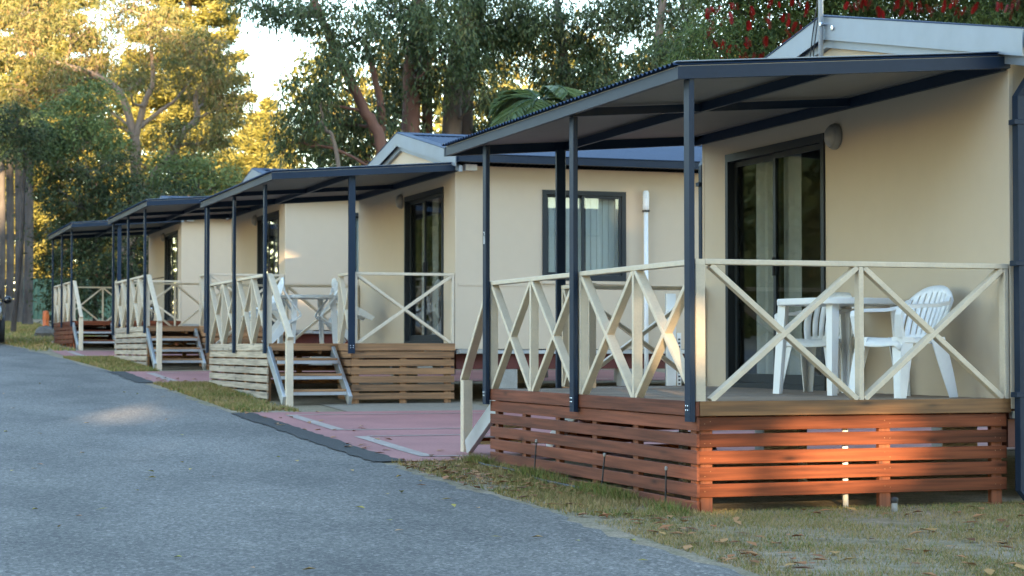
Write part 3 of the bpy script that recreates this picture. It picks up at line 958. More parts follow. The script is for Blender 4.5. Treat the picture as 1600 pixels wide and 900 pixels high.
def chair_meshes():
    D = {}
    V, F, th = CP['seat']
    D['seat'] = solid(V, F, th, 'seat', M_WHITE)
    # back shell: sheet with slots between slats
    V, F = [], []
    fys = [-1, -.9, -.8]
    for i in range(7):
        c0 = -.74 + i * .2114
        fys += [c0, c0 + .165] if i < 6 else [c0, c0 + .212]
    fys = sorted(set([round(x, 4) for x in fys] + [.8, .9, 1.0]))
    ny, nz = len(fys), 9
    def bp(fy, fz):
        top = .40 - .11 * abs(fy) ** 2.6
        z = .40 + fz * top
        y = fy * (.19 + .055 * math.sin(fz * 2.2))
        x = -.20 - .16 * fz * (.8 + .2 * fz) + .08 * fy * fy
        return (x, y, z)
    for j in range(nz):
        for fy in fys:
            V.append(bp(fy, j / (nz - 1)))
    for j in range(nz - 1):
        for i in range(ny - 1):
            if abs(fys[i] + fys[i + 1]) / 2 < .78 and fys[i + 1] - fys[i] < .07 and 1 <= j <= nz - 3:
                continue
            F.append((j * ny + i, j * ny + i + 1, (j + 1) * ny + i + 1, (j + 1) * ny + i))
    D['backrest'] = solid(V, F, .01, 'backrest', M_WHITE)
    for s, nm in ((1, 'armL'), (-1, 'armR')):
        # flat swept armrest from the back, round to the front and down to the seat
        pts = [(-.27, .215, .70), (-.22, .245, .66), (-.10, .265, .638), (.05, .268, .634), (.17, .262, .63), (.215, .255, .615), (.225, .25, .58), (.215, .235, .50), (.20, .225, .43)]
        wds = [.035, .045, .055, .06, .06, .06, .06, .07, .08]
        V, F = [], []
        for k, (p, w_) in enumerate(zip(pts, wds)):
            V += [(p[0], s * (p[1] - w_ / 2), p[2]), (p[0], s * (p[1] + w_ / 2), p[2] - .004)]
            if k:
                a = 2 * (k - 1)
                F.append((a, a + 1, a + 3, a + 2))
        D[nm] = solid(V, F, .024, 'armrest', M_WHITE, False)
    for nm, fx, sy in (('lf', 1, 1), ('rf', 1, -1), ('lb', -1, 1), ('rb', -1, -1)):
        # L-section leg that tapers and splays; front legs rise to the arm
        top = (.19 * fx + (.0 if fx > 0 else -.0), sy * .215, .425)
        foot = (.245 * fx + (0 if fx > 0 else -.03), sy * .255, 0)
        V, F = [], []
        for k in range(6):
            t = k / 5
            cx = top[0] + (foot[0] - top[0]) * t ** 1.15
            cy = top[1] + (foot[1] - top[1]) * t
            cz = top[2] * (1 - t)
            w_ = .115 - .055 * t
            bow = .012 * math.sin(t * math.pi)
            V += [(cx - fx * w_, cy + sy * .004, cz), (cx + fx * bow, cy + sy * .012, cz), (cx + fx * .006, cy - sy * w_ * .8, cz)]
            if k:
                a = 3 * (k - 1)
                F += [(a, a + 1, a + 4, a + 3), (a + 1, a + 2, a + 5, a + 4)]
        D[nm] = solid(V, F, .009, 'leg', M_WHITE, False)
    return D

CM = chair_meshes()
def chair(loc, rz, label, tilt=0.0):
    t = empty('plastic_chair', loc, 0, label, 'chair', 'white plastic garden chairs')
    if tilt:
        # tipped forward about the front feet
        t.matrix_world = Matrix.Translation(loc) @ Matrix.Rotation(rz, 4, 'Z') @ Matrix.Rotation(tilt, 4, 'Y') @ Matrix.Translation((-.245, 0, 0))
    else:
        t.rotation_euler = (0, 0, rz)
    put('seat', CM['seat'], t); put('backrest', CM['backrest'], t)
    put('armrest', CM['armL'], t); put('armrest', CM['armR'], t)
    for k in ('lf', 'rf', 'lb', 'rb'): put('leg', CM[k], t)
    return t

def table(loc, rz, label, rx=.44, ry=.44):
    t = empty('plastic_table', loc, rz, label, 'table', 'white plastic garden tables')
    q = MB()
    n = 40
    def ring(s, z):
        out = []
        for k in range(n):
            a = 2 * math.pi * k / n
            c, s_ = math.cos(a), math.sin(a)
            e = .55
            out.append((rx * s * math.copysign(abs(c) ** e, c), ry * s * math.copysign(abs(s_) ** e, s_), z))
        return out
    rings = [ring(.9, .672), ring(.985, .672), ring(1.0, .68), ring(1.0, .712), ring(.985, .722), ring(.94, .719), ring(.92, .722), ring(.3, .720)]
    V = [p for r in rings for p in r]
    F = [(i * n + k, i * n + (k + 1) % n, (i + 1) * n + (k + 1) % n, (i + 1) * n + k) for i in range(len(rings) - 1) for k in range(n)]
    F += [tuple(range((len(rings) - 1) * n, len(rings) * n)), tuple(range(n - 1, -1, -1))]
    q.add(V, F)
    q.put('table_top', M_WHITE, t)
    for sx in (-1, 1):
        for sy in (-1, 1):
            V, F = [], []
            for k in range(5):
                f = k / 4
                cx, cy, z = sx * (rx * .76 + .03 * f), sy * (ry * .76 + .03 * f), .682 * (1 - f)
                w_ = .05 - .012 * f
                V += [(cx - sx * w_ * 1.4, cy, z), (cx, cy + sy * .004, z), (cx, cy - sy * w_ * 1.4, z)]
                if k:
                    a = 3 * (k - 1)
                    F += [(a, a + 1, a + 4, a + 3), (a + 1, a + 2, a + 5, a + 4)]
            put('leg', solid(V, F, .02, 'leg', M_WHITE, False), t)
    return t

table((7.02, 13.0, .726), R(10), 'white plastic table on the nearest veranda', .405, .40)
chair((6.99, 12.04, .726), R(192), 'white plastic chair beside the nearest veranda rail, right of the table')
chair((7.15, 13.56, .726), R(215), 'white plastic chair behind the table, in front of the nearest glass door')
table((6.24, 27.86, 1.147), R(4), 'white plastic table on the second veranda between two tipped chairs', .41, .40)
chair((6.84, 27.80, 1.147), R(180), 'white chair tipped forward against the right side of the second veranda table', R(50))
chair((5.62, 27.75, 1.147), R(0), 'white chair tipped forward against the road side of the second veranda table', R(50))

# ------------------------------------------------------------------ small things near the cabins
def stake(x, y, h, lean, label):
    t = empty('sprinkler_stake', (x, y, gz(y)), 0, label, 'sprinkler', 'irrigation stakes along the red skirt')
    MB().tube([(0, 0, -.02), (lean, 0, h)], .006, 6).put('riser', M_BLACK, t)
    MB().lathe([(.006, h - .005), (.011, h), (.011, h + .018), (.004, h + .024), (.001, h + .025)], 8, 'z', (lean, 0, 0)).put('nozzle', M_CONC, t)
stake(5.05, 11.75, .26, .005, 'thin black irrigation stake nearest the corner of the red skirt')
stake(5.02, 12.85, .27, .03, 'thin black irrigation stake at the middle of the red skirt')
stake(5.04, 14.35, .27, .02, 'thin black irrigation stake towards the far end of the red skirt')
pp = [(5.0, 15.9, 0), (4.93, 15.3, 0), (5.0, 14.6, 0), (4.90, 13.8, 0), (4.96, 13.0, 0), (5.05, 12.7, 0)]
hp = []
for a, b in zip(pp[:-1], pp[1:]):
    for f in np.linspace(0, 1, 6)[:-1]:
        y = a[1] + (b[1] - a[1]) * f
        hp.append((a[0] + (b[0] - a[0]) * f, y, gz(y) + .022))
tag(MB().tube(hp, .011, 6).put('irrigation_hose', M_BLACK, smooth=True), 'black irrigation hose lying in the grass by the red skirt', 'hose')
t = empty('tap_stub', (6.46, 11.22, gz(11.2)), 0, 'short grey pipe stub in the grass before the red slats', 'pipe')
MB().tube([(0, 0, -.02), (0, 0, .07)], .02, 10).put('pipe', M_CONC, t, smooth=True)
MB().lathe([(.024, .06), (.026, .075), (.026, .09), (.012, .1), (.001, .1)], 10).put('cap', M_BLACK, t, smooth=True)
# galvanised bracket post by the second cabin
t = empty('galvanised_post', (10.35, 23.9, gz(23.9)), 0, 'perforated galvanised steel post beside the second cabin wall', 'post')
block('channel', t, (-.07, -.03, 0), (.07, .02, 1.48), M_GALV)
block('perforated_strip', t, (.09, -.02, 0), (.15, -.0, .95), M_GALV)
for k in range(16):
    block('slot', t, (.105, -.024, .1 + k * .05), (.135, -.0205, .125 + k * .05), M_BLACK, 0)

# bicycle on the farthest deck
def bicycle(loc, rz, label):
    t = empty('bicycle', loc, rz, label, 'bicycle')
    for x in (-.5, .52):
        V, F = [], []
        n, k2 = 28, 6
        for i in range(n):
            a = 2 * math.pi * i / n
            for j in range(k2):
                b = 2 * math.pi * j / k2
                r = .33 + .022 * math.cos(b)
                V.append((x + r * math.cos(a), .022 * math.sin(b), .352 + r * math.sin(a)))
        for i in range(n):
            for j in range(k2):
                F.append((i * k2 + j, ((i + 1) % n) * k2 + j, ((i + 1) % n) * k2 + (j + 1) % k2, i * k2 + (j + 1) % k2))
        w = put('wheel', mesh('wheel', V, F, M_BLACK, True), t)
        sp = MB()
        for i in range(12):
            a = 2 * math.pi * i / 12
            sp.tube([(x, 0, .352), (x + .31 * math.cos(a), 0, .352 + .31 * math.sin(a))], .002, 4)
        sp.put('spokes', M_CHROME, w)
    mf = mat('bicycle_paint', (.02, .022, .03), .35)
    f = MB()
    for a, b, r in (((-.5, 0, .352), (-.08, 0, .30), .012), ((-.5, 0, .352), (-.2, 0, .80), .010), ((-.08, 0, .30), (-.24, 0, .92), .016), ((-.2, 0, .80), (.36, 0, .84), .016), ((-.08, 0, .30), (.38, 0, .74), .019), ((.34, 0, .98), (.40, 0, .68), .02), ((.40, 0, .70), (.52, 0, .352), .014)):
        f.tube([a, b], r, 8)
    f.put('frame', mf, t)
    MB().tube([(.36, -.30, 1.06), (.33, -.12, 1.03), (.34, 0, 1.0), (.33, .12, 1.03), (.36, .30, 1.06)], .013, 8).put('handlebar', M_BLACK, t)
    MB().add([(-.38, -.08, .93), (-.38, .08, .93), (-.12, .02, .945), (-.12, -.02, .945), (-.36, -.06, .88), (-.36, .06, .88), (-.14, .015, .91), (-.14, -.015, .91)], [(0, 1, 2, 3), (7, 6, 5, 4), (0, 3, 7, 4), (1, 5, 6, 2), (0, 4, 5, 1), (3, 2, 6, 7)]).put('saddle', M_BLACK, t)
    MB().tube([(-.08, -.09, .30), (-.08, .09, .30)], .05, 12).put('crank', M_CHROME, t)
bicycle((6.4, 45.6, 1.729), R(75), 'dark bicycle parked on the farthest veranda')
t = empty('storage_tub', (6.6, 34.45, 1.492), R(5), 'low black tub on the third veranda deck', 'tub')
MB().lathe([(.001, 0), (.2, 0), (.24, .1), (.255, .105), (.24, .115), (.21, .1), (.19, .02), (.001, .02)], 18).put('tub', M_BLACK, t, smooth=True)
MB().lathe([(.262, .1), (.262, .112), (.24, .114)], 18).put('tub_rim', M_BLACK, t, smooth=True)

# orange bollard, rock, fence
t = empty('bollard', (5.35, 60.5, gz(60.5)), 0, 'orange bollard beside the farthest veranda', 'bollard')
mo = mat('orange_plastic', (.55, .13, .03), .5, var=.1)
MB().lathe([(.14, 0), (.14, .04), (.1, .06), (.095, .62), (.08, .68), (.001, .70)], 14).put('post', mo, t, smooth=True)
MB().lathe([(.103, .42), (.103, .52)], 14).put('band', mo, t, smooth=True)
def rock(loc, r, label):
    V, F = [], []
    n, k = 10, 7
    for i in range(k):
        for j in range(n):
            a, b = 2 * math.pi * j / n, math.pi * i / (k - 1)
            s = random.uniform(.82, 1.15)
            V.append((r * s * math.sin(b) * math.cos(a) * 1.2, r * s * math.sin(b) * math.sin(a), r * .65 * s * math.cos(b) + r * .4))
    for i in range(k - 1):
        for j in range(n):
            F.append((i * n + j, (i + 1) * n + j, (i + 1) * n + (j + 1) % n, i * n + (j + 1) % n))
    o = put('rock', mesh('rock', V, F, mat('dark_rock', (.10, .09, .08), .9, var=.3, vscale=5, bump=.5, bscale=12)), None, loc)
    tag(o, label, 'rock')
rock((4.92, 55.6, gz(55.6)), .30, 'dark mossy rock on the verge before the orange bollard')
mg = mat('green_fence_sheet', (.05, .12, .085), .5, var=.1)
t = empty('green_fence', (6.5, 88, gz(88)), R(-8), 'green sheet metal fence behind the palm trunks', 'fence')
for k in range(6):
    q = MB()
    for j in range(12):
        x = k * 2.4 + j * .2
        q.add([(x, 0, 0), (x + .1, .03, 0), (x + .2, 0, 0), (x, 0, 1.8), (x + .1, .03, 1.8), (x + .2, 0, 1.8)], [(0, 1, 4, 3), (1, 2, 5, 4)])
    q.put('panel', mg, t)
    block('fence_post', t, (k * 2.4 - .03, -.04, 0), (k * 2.4 + .03, -.002, 1.86), mg)

# ------------------------------------------------------------------ parked car at the left edge
def car(loc, rz, label):
    t = empty('parked_car', loc, rz, label, 'car')
    paint = mat('black_car_paint', (.012, .013, .016), .18, spec=.6)
    # stations along the length (x forward): half width, sill, belt, roof half width, roof height
    st = [(-2.15, .72, .45, .80, .0, .0), (-2.05, .82, .30, .95, .60, 1.30), (-1.5, .87, .24, 1.0, .66, 1.50), (-.4, .89, .22, 1.0, .68, 1.55), (.35, .89, .22, .99, .64, 1.50), (1.0, .88, .22, .97, .70, .99), (1.6, .86, .24, .90, .64, .92), (2.05, .78, .30, .78, .5, .80), (2.2, .62, .42, .66, .42, .68)]
    V, F = [], []
    for x, w, s, b, rw, rh in st:
        if rw == 0: rw, rh = w * .7, b + .02
        V += [(x, -w * .92, s), (x, -w, (s + b) / 2), (x, -w * .97, b), (x, -rw, rh - .02), (x, -rw * .6, rh), (x, rw * .6, rh), (x, rw, rh - .02), (x, w * .97, b), (x, w, (s + b) / 2), (x, w * .92, s)]
    n = 10
    for i in range(len(st) - 1):
        for k in range(n):
            F.append((i * n + k, (i + 1) * n + k, (i + 1) * n + (k + 1) % n, i * n + (k + 1) % n))
    F += [tuple(range(n)), tuple(range(len(st) * n - 1, (len(st) - 1) * n - 1, -1))]
    me = mesh('body', V, F, paint, True)
    put('body', me, t)
    gl = mat('car_glass', (.02, .025, .03), .05, spec=.8)
    for s in (-1, 1):
        q = MB().add([(-1.7, s * .885, 1.02), (.85, s * .89, 1.01), (.25, s * .70, 1.44), (-1.4, s * .71, 1.45)], [(0, 1, 2, 3)]); q.put('side_window', gl, t)
        for x in (-1.35, 1.38):
            w = MB().lathe([(.2, -.11), (.32, -.11), (.335, -.08), (.335, .08), (.32, .11), (.2, .11)], 24, 'y', (x, s * .80, .335)).put('wheel', M_BLACK, t, smooth=True)
            MB().lathe([(.001, .09 * s), (.2, .10 * s), (.21, .06 * s)], 16, 'y', (x, s * .81, .335)).put('rim', M_CHROME, w)
        q = MB().lathe([(.001, .10), (.06, .095), (.10, .05), (.105, 0), (.09, -.02), (.001, -.03)], 12, 'x', (.72, s * 1.0, 1.06)); q.put('side_mirror', paint, t, smooth=True)
        MB().tube([(.72, s * .86, 1.02), (.72, s * .95, 1.04)], .025, 6).put('mirror_arm', M_BLACK, t)
        MB().lathe([(.001, .05), (.09, .04), (.13, -.04), (.13, -.2)], 14, 'x', (2.05, s * .60, .70)).put('headlight', mat('lamp_glass', (.7, .72, .75), .1, spec=.8), t, smooth=True)
    q = MB().add([(1.02, -.70, 1.0), (1.02, .70, 1.0), (.42, .60, 1.46), (.42, -.60, 1.46)], [(0, 1, 2, 3)]); q.put('windscreen', gl, t)
    block('bumper', t, (2.06, -.72, .30), (2.26, .72, .5), paint, .05)
    block('number_plate', t, (2.262, -.19, .40), (2.272, .19, .5), M_PVC)
car((2.42, 49.6, gz(49.6) + .004), R(-92), 'black parked car cut by the left edge of the picture')

# ------------------------------------------------------------------ trees
def tubes_mesh(name, paths, m, n=7):
    q_v, q_l, q_s = [], [], []
    off = 0
    for pts, rad in paths:
        pts = np.asarray(pts, float)
        k = len(pts)
        t = np.gradient(pts, axis=0)
        t = unit(t)
        ref = np.tile(np.array([.31, .95, .05]), (k, 1))
        a = unit(np.cross(t, ref))
        b = np.cross(t, a)
        ang = np.arange(n) * 2 * math.pi / n
        r = np.asarray(rad, float)[:, None, None]
        V = pts[:, None, :] + r * (a[:, None, :] * np.cos(ang)[None, :, None] + b[:, None, :] * np.sin(ang)[None, :, None])
        q_v.append(V.reshape(-1, 3))
        i, j = np.meshgrid(np.arange(k - 1), np.arange(n), indexing='ij')
        f = np.stack([i * n + j, i * n + (j + 1) % n, (i + 1) * n + (j + 1) % n, (i + 1) * n + j], -1).reshape(-1, 4) + off
        q_l.append(f.ravel())
        q_s.append(np.full(len(f), 4))
        off += k * n
    return np_mesh(name, np.concatenate(q_v), np.concatenate(q_l), np.concatenate(q_s), m, smooth=True)

def curve(pts, rs, n=12, wob=.0):
    """smooth path through control points"""
    pts = np.asarray(pts, float)
    k = len(pts)
    s = np.linspace(0, k - 1, n * (k - 1) + 1)
    i = np.clip(s.astype(int), 0, k - 2)
    f = (s - i)[:, None]
    p0, p1, p2, p3 = pts[np.clip(i - 1, 0, k - 1)], pts[i], pts[i + 1], pts[np.clip(i + 2, 0, k - 1)]
    P = .5 * ((2 * p1) + (p2 - p0) * f + (2 * p0 - 5 * p1 + 4 * p2 - p3) * f ** 2 + (-p0 + 3 * p1 - 3 * p2 + p3) * f ** 3)
    if wob: P[1:-1] += RNG.normal(size=(len(P) - 2, 3)) * wob
    rr = np.interp(s, np.arange(k), rs)
    return P, rr

def gum(name, label, cat, trunks, blobs, leafL, leafW, m_leaf, m_bark, cov=4.0, droop=.8, clump=.42, group=None, limb_r=.05, limbs=True, per_clump=55, kind=None, spread=.55):
    """trunks: list of (points, radii); blobs: list of (centre, (rx, ry, rz))"""
    base = np.array(trunks[0][0][0])
    t = empty(name, tuple(base), 0, label, cat, group)
    paths = []
    tp = []
    for pts, rs in trunks:
        P, r = curve(np.asarray(pts, float), rs, 10, .01)
        paths.append((P - base, r)); tp.append((P, r))
    allP = np.concatenate([p for p, _ in tp]); allR = np.concatenate([r for _, r in tp])
    Cs, Ds, Rn = [], [], []
    twigs = []
    for c, rad in blobs:
        c, rad = np.asarray(c, float), np.asarray(rad, float)
        area = math.pi * rad[0] * rad[2]
        nl = int(cov * area / (leafL * leafW * .5))
        nc = max(6, nl // per_clump)
        d = unit(RNG.normal(size=(nc, 3)))
        rr = RNG.uniform(.12, 1, size=(nc, 1)) ** .45
        cc = c + d * rr * rad
        # limb from the trunk
        low = allP[:, 2] < c[2] + .1
        cand = np.where(low)[0] if low.any() else np.arange(len(allP))
        j = cand[np.argmin(np.linalg.norm(allP[cand] - c, axis=1) + .6 * np.abs(allP[cand, 2] - (c[2] - .35 * np.linalg.norm(allP[cand] - c, axis=1))))]
        a = allP[j]
        mid = (a + c) / 2 + RNG.normal(size=3) * .15 * np.linalg.norm(c - a) * np.array([1, 1, .6])
        LP, LR = curve([a, mid, c], [min(limb_r * 1.3, allR[j] * .7), limb_r * .8, limb_r * .35], 6, .015)
        if limbs: paths.append((LP - base, LR))
        for q in cc[: max(4, nc // 2)]:
            o = LP[RNG.integers(len(LP) // 2, len(LP))]
            m_ = (o + q) / 2 + np.array([0, 0, .12]) + RNG.normal(size=3) * .06
            TP, TR = curve([o, m_, q], [limb_r * .3, limb_r * .2, limb_r * .08], 3)
            twigs.append((TP - base, TR))
        # leaves
        idx = RNG.integers(0, nc, nl)
        size = RNG.uniform(.6, 1.3, nc)[idx][:, None]
        g = RNG.normal(size=(nl, 3)) * clump * .5 * size * np.array([1, 1, .75])
        L = cc[idx] + g
        dd = unit(g) * spread + RNG.normal(size=(nl, 3)) * .45 + np.array([0, 0, -droop])
        Cs.append(L); Ds.append(dd)
        hue = RNG.normal(size=nc)[idx] * .16 + RNG.normal(size=nl) * .14 + .45
        Rn.append(np.clip(hue, 0, 1))
    put('trunk', tubes_mesh('trunk', paths, m_bark, 8), t)
    if twigs: put('twigs', tubes_mesh('twigs', twigs, m_bark, 4), t)['kind'] = 'stuff'
    C_, D_, R_ = np.concatenate(Cs) - base, np.concatenate(Ds), np.concatenate(Rn)
    put('crown', leaf_mesh('crown', C_, D_, leafL * RNG.uniform(.7, 1.25, len(C_)), leafW * RNG.uniform(.75, 1.2, len(C_)), m_leaf, R_), t)
    return t

L_GUM = mat('gum_leaves', kind='leaf', rough=.5, spec=.35, stops=[(0, (.022, .036, .014)), (.45, (.045, .072, .024)), (.8, (.085, .105, .04)), (1, (.14, .13, .05))], trans=.22)
L_RED = mat('reddish_gum_leaves', kind='leaf', rough=.55, spec=.3, stops=[(0, (.05, .068, .022)), (.4, (.11, .115, .038)), (.7, (.17, .135, .052)), (1, (.25, .14, .07))], trans=.25)
L_GREEN = mat('green_shrub_leaves', kind='leaf', rough=.6, spec=.3, stops=[(0, (.045, .07, .022)), (.5, (.095, .135, .045)), (1, (.15, .18, .065))], trans=.25)
L_DARK = mat('dark_shrub_leaves', kind='leaf', rough=.6, spec=.3, stops=[(0, (.015, .026, .010)), (.6, (.04, .06, .022)), (.9, (.075, .065, .03)), (1, (.13, .06, .035))], trans=.2)
L_PINE = mat('pine_needles', kind='leaf', rough=.6, spec=.3, stops=[(0, (.10, .11, .025)), (.5, (.19, .18, .045)), (1, (.27, .23, .07))], trans=.35)
L_BB = mat('bottlebrush_leaves', kind='leaf', rough=.55, spec=.3, stops=[(0, (.03, .048, .015)), (.5, (.075, .115, .03)), (1, (.14, .175, .045))], trans=.3)
L_FROND = mat('palm_leaflets', kind='leaf', rough=.45, spec=.4, stops=[(0, (.04, .07, .022)), (.6, (.09, .135, .045)), (1, (.15, .18, .07))], trans=.3)
L_FAR = mat('far_leaves', kind='leaf', rough=.7, spec=.2, stops=[(0, (.06, .07, .02)), (.5, (.13, .13, .035)), (1, (.22, .17, .055))], trans=.3)
B_PINK = mat('pale_pink_bark', (.22, .155, .12), .85, kind='bark', col2=(.13, .105, .09))
B_RED = mat('red_brown_bark', (.075, .033, .024), .9, kind='bark', col2=(.12, .06, .045))
B_GREY = mat('grey_brown_bark', (.085, .062, .05), .9, kind='bark', col2=(.14, .11, .092))
B_PALM = mat('palm_bark', (.035, .030, .030), .95, kind='bark', col2=(.085, .076, .074))

def bl(px, py, d, rx, rz, ry=None):
    s = d / FPX
    return (at(px, py, d), (rx * s, (ry or max(rx, rz)) * s, rz * s))

def groundpt(px, d):
    p = at(px, 500, d)
    return np.array([p[0], p[1], gz(p[1]) - .05])

# tall pale-limbed gum on the left
D = 66
g0 = groundpt(205, D); g1 = groundpt(238, D)
gum('gum_tree', 'tall gum tree with bare pinkish limbs and reddish sunlit leaves at left', 'tree',
    [([g0, at(200, 380, D), at(212, 300, D), at(210, 215, D)], [.28, .24, .2, .17]),
     ([at(212, 225, D), at(190, 150, D), at(150, 118, D), at(70, 92, D - 1), at(20, 70, D - 1)], [.15, .12, .1, .06, .03]),
     ([at(210, 220, D), at(226, 160, D), at(238, 125, D), at(235, 60, D), at(225, 0, D)], [.14, .11, .08, .06, .03]),
     ([at(216, 200, D), at(255, 170, D), at(275, 155, D), at(300, 120, D + 1)], [.09, .07, .05, .03]),
     ([g1, at(234, 300, D), at(272, 240, D), at(288, 205, D), at(308, 185, D), at(306, 150, D), at(330, 110, D)], [.17, .15, .13, .12, .11, .08, .03])],
    [bl(30, 75, D - 1, 60, 40), bl(110, 45, D, 70, 42), bl(190, 20, D + 1, 70, 40), bl(250, 55, D, 60, 45), bl(300, 90, D - 1, 60, 45), bl(345, 125, D - 1, 48, 40), bl(360, 165, D - 1, 34, 40), bl(345, 205, D - 1, 40, 34), bl(300, 250, D, 36, 34), bl(30, 150, D, 50, 40), bl(110, 130, D + 2, 60, 30), bl(150, 90, D + 1, 60, 30), bl(225, 120, D + 2, 40, 28), bl(320, 160, D + 1, 36, 28), bl(40, 20, D, 60, 30), bl(190, 250, D - 1.5, 40, 30), bl(265, 210, D - 1.2, 34, 26), bl(140, 190, D - 1, 44, 30), bl(230, 290, D - 1.5, 40, 26), bl(85, 110, D - 1.5, 44, 26), bl(200, 130, D - 1.5, 26, 20)],
    .22, .05, L_RED, B_PINK, cov=2.6, droop=.7, clump=.55, limb_r=.05)
# greener trees and shrubs under it
D = 60
for (pxs, lab, lm, blobs) in [
    (125, 'leafy light green tree under the tall gum at left', L_GREEN, [bl(115, 175, D, 50, 34), bl(140, 150, D, 40, 26), bl(105, 225, D, 50, 36), bl(150, 215, D, 46, 34), bl(80, 260, D, 42, 34)]),
    (150, 'dense dark tree with reddish tips behind the farthest veranda', L_DARK, [bl(150, 265, D - 1, 60, 40), bl(120, 320, D - 1, 62, 46), bl(180, 310, D - 1, 60, 45), bl(95, 380, D - 1, 50, 46), bl(150, 390, D - 1, 64, 50), bl(85, 300, D, 30, 40)]),
    (20, 'dark drooping tree above the palm trunks at the left edge', L_DARK, [bl(25, 195, D - 2, 60, 34), bl(20, 235, D - 2, 50, 26), bl(70, 215, D, 30, 40)]),
    (235, 'dark shrub mass seen through the third and farthest veranda posts', L_DARK, [bl(230, 350, D - 2, 60, 48), bl(215, 430, D - 2, 60, 50), bl(140, 450, D - 2, 66, 46), bl(275, 380, D - 2, 50, 50), bl(95, 460, D, 34, 50), bl(270, 310, D, 50, 36)]),
    (290, 'dark green tree between the sunlit pines and the third veranda', L_GREEN, [bl(300, 290, D + 2, 40, 34), bl(330, 270, D + 2, 34, 30), bl(260, 270, D + 2, 36, 32), bl(350, 300, D + 2, 30, 26)]),
]:
    b0 = groundpt(pxs, D)
    cz = np.mean([b[0] for b in blobs], axis=0)
    gum('leafy_tree', lab, 'tree', [([b0, (b0 + cz) / 2 + np.array([.1, 0, .2]), cz], [.09, .07, .04])], blobs, .17, .055, lm, B_PALM, cov=2.7, droop=.45, clump=.5, group='trees behind the far verandas', limb_r=.04)

# middle gums behind the second and third cabins
MID = [
 ('leaning red-barked gum tree behind the second cabin', 42, [([groundpt(608, 42), at(600, 255, 42), at(565, 165, 42), at(520, 70, 42), at(490, 0, 42), at(470, -60, 42)], [.15, .13, .115, .10, .08, .05])],
  [(395, 5, 50, 24), (445, 20, 46, 30), (500, 30, 50, 36), (475, 165, 40, 42), (462, 225, 34, 40), (520, 190, 50, 50), (525, 110, 44, 40), (565, 60, 50, 44), (530, 245, 44, 30), (580, 215, 44, 40)], B_RED),
 ('gum tree with straight reddish trunk above the second cabin gable', 44, [([groundpt(640, 44), at(642, 200, 44), at(643, 110, 44), at(655, 20, 44), at(650, -70, 44)], [.24, .21, .19, .17, .1]), ([groundpt(668, 45), at(668, 190, 45), at(664, 100, 45), at(640, 10, 45)], [.15, .13, .12, .07]), ([groundpt(598, 43), at(597, 230, 43), at(592, 150, 43), at(570, 60, 43)], [.12, .10, .08, .05])],
  [(600, 20, 56, 40), (650, 50, 56, 44), (625, 110, 50, 44), (615, 175, 44, 40), (668, 130, 44, 40), (690, 70, 50, 40), (650, 215, 26, 22), (690, 20, 50, 34), (640, -20, 70, 30)], B_RED),
 ('twin-trunked gum tree right of the second cabin ridge', 45, [([groundpt(702, 45), at(706, 190, 45), at(714, 100, 45), at(728, 10, 45), at(740, -60, 45)], [.26, .23, .2, .17, .1]), ([groundpt(726, 45.5), at(727, 190, 45.5), at(738, 90, 45.5), at(752, 0, 45.5)], [.22, .19, .17, .12])],
  [(740, 40, 50, 44), (775, 90, 50, 44), (765, 150, 44, 36), (790, 30, 50, 40), (735, 95, 36, 30), (800, 190, 36, 24), (760, 205, 34, 20), (820, 60, 50, 40), (745, -15, 70, 30)], B_GREY),
 ('grey-leaved gum tree above the nearest veranda roof edge', 46, [([groundpt(880, 46), at(885, 200, 46), at(880, 100, 46), at(870, 0, 46)], [.2, .16, .13, .08])],
  [(850, 30, 60, 44), (865, 110, 46, 34), (910, 60, 56, 44), (905, 140, 50, 34), (960, 30, 56, 44), (960, 110, 56, 40), (900, 185, 50, 24)], B_GREY),
 ('fine-leaved gum tree left of the red bottlebrush', 44, [([groundpt(1040, 44), at(1035, 160, 44), at(1030, 60, 44), at(1040, -30, 44)], [.18, .15, .11, .06])],
  [(1010, 20, 54, 44), (1020, 100, 50, 40), (1060, 60, 46, 46), (1075, 10, 50, 40), (985, 150, 44, 26), (1050, 130, 44, 30)], B_GREY),
]
for lab, D, trunks, bs, bk in MID:
    gum('gum_tree', lab, 'tree', trunks, [bl(x, y, D + random.uniform(-1.2, 1.0), rx, rz) for x, y, rx, rz in bs], .155, .036, L_GUM, bk, cov=3.7, droop=1.0, clump=.42, group='gum trees behind the cabins', limb_r=.035, per_clump=60)
# thin saplings in front of the leaning gum
gum('sapling', 'thin bare sapling at the left of the leaning gum', 'tree', [([groundpt(556, 41), at(528, 250, 41), at(508, 200, 41), at(500, 160, 41)], [.05, .045, .035, .02])], [bl(500, 150, 41, 24, 26), bl(492, 195, 41, 20, 18)], .15, .036, L_GUM, B_GREY, cov=2.5, droop=1, clump=.35, limb_r=.015)

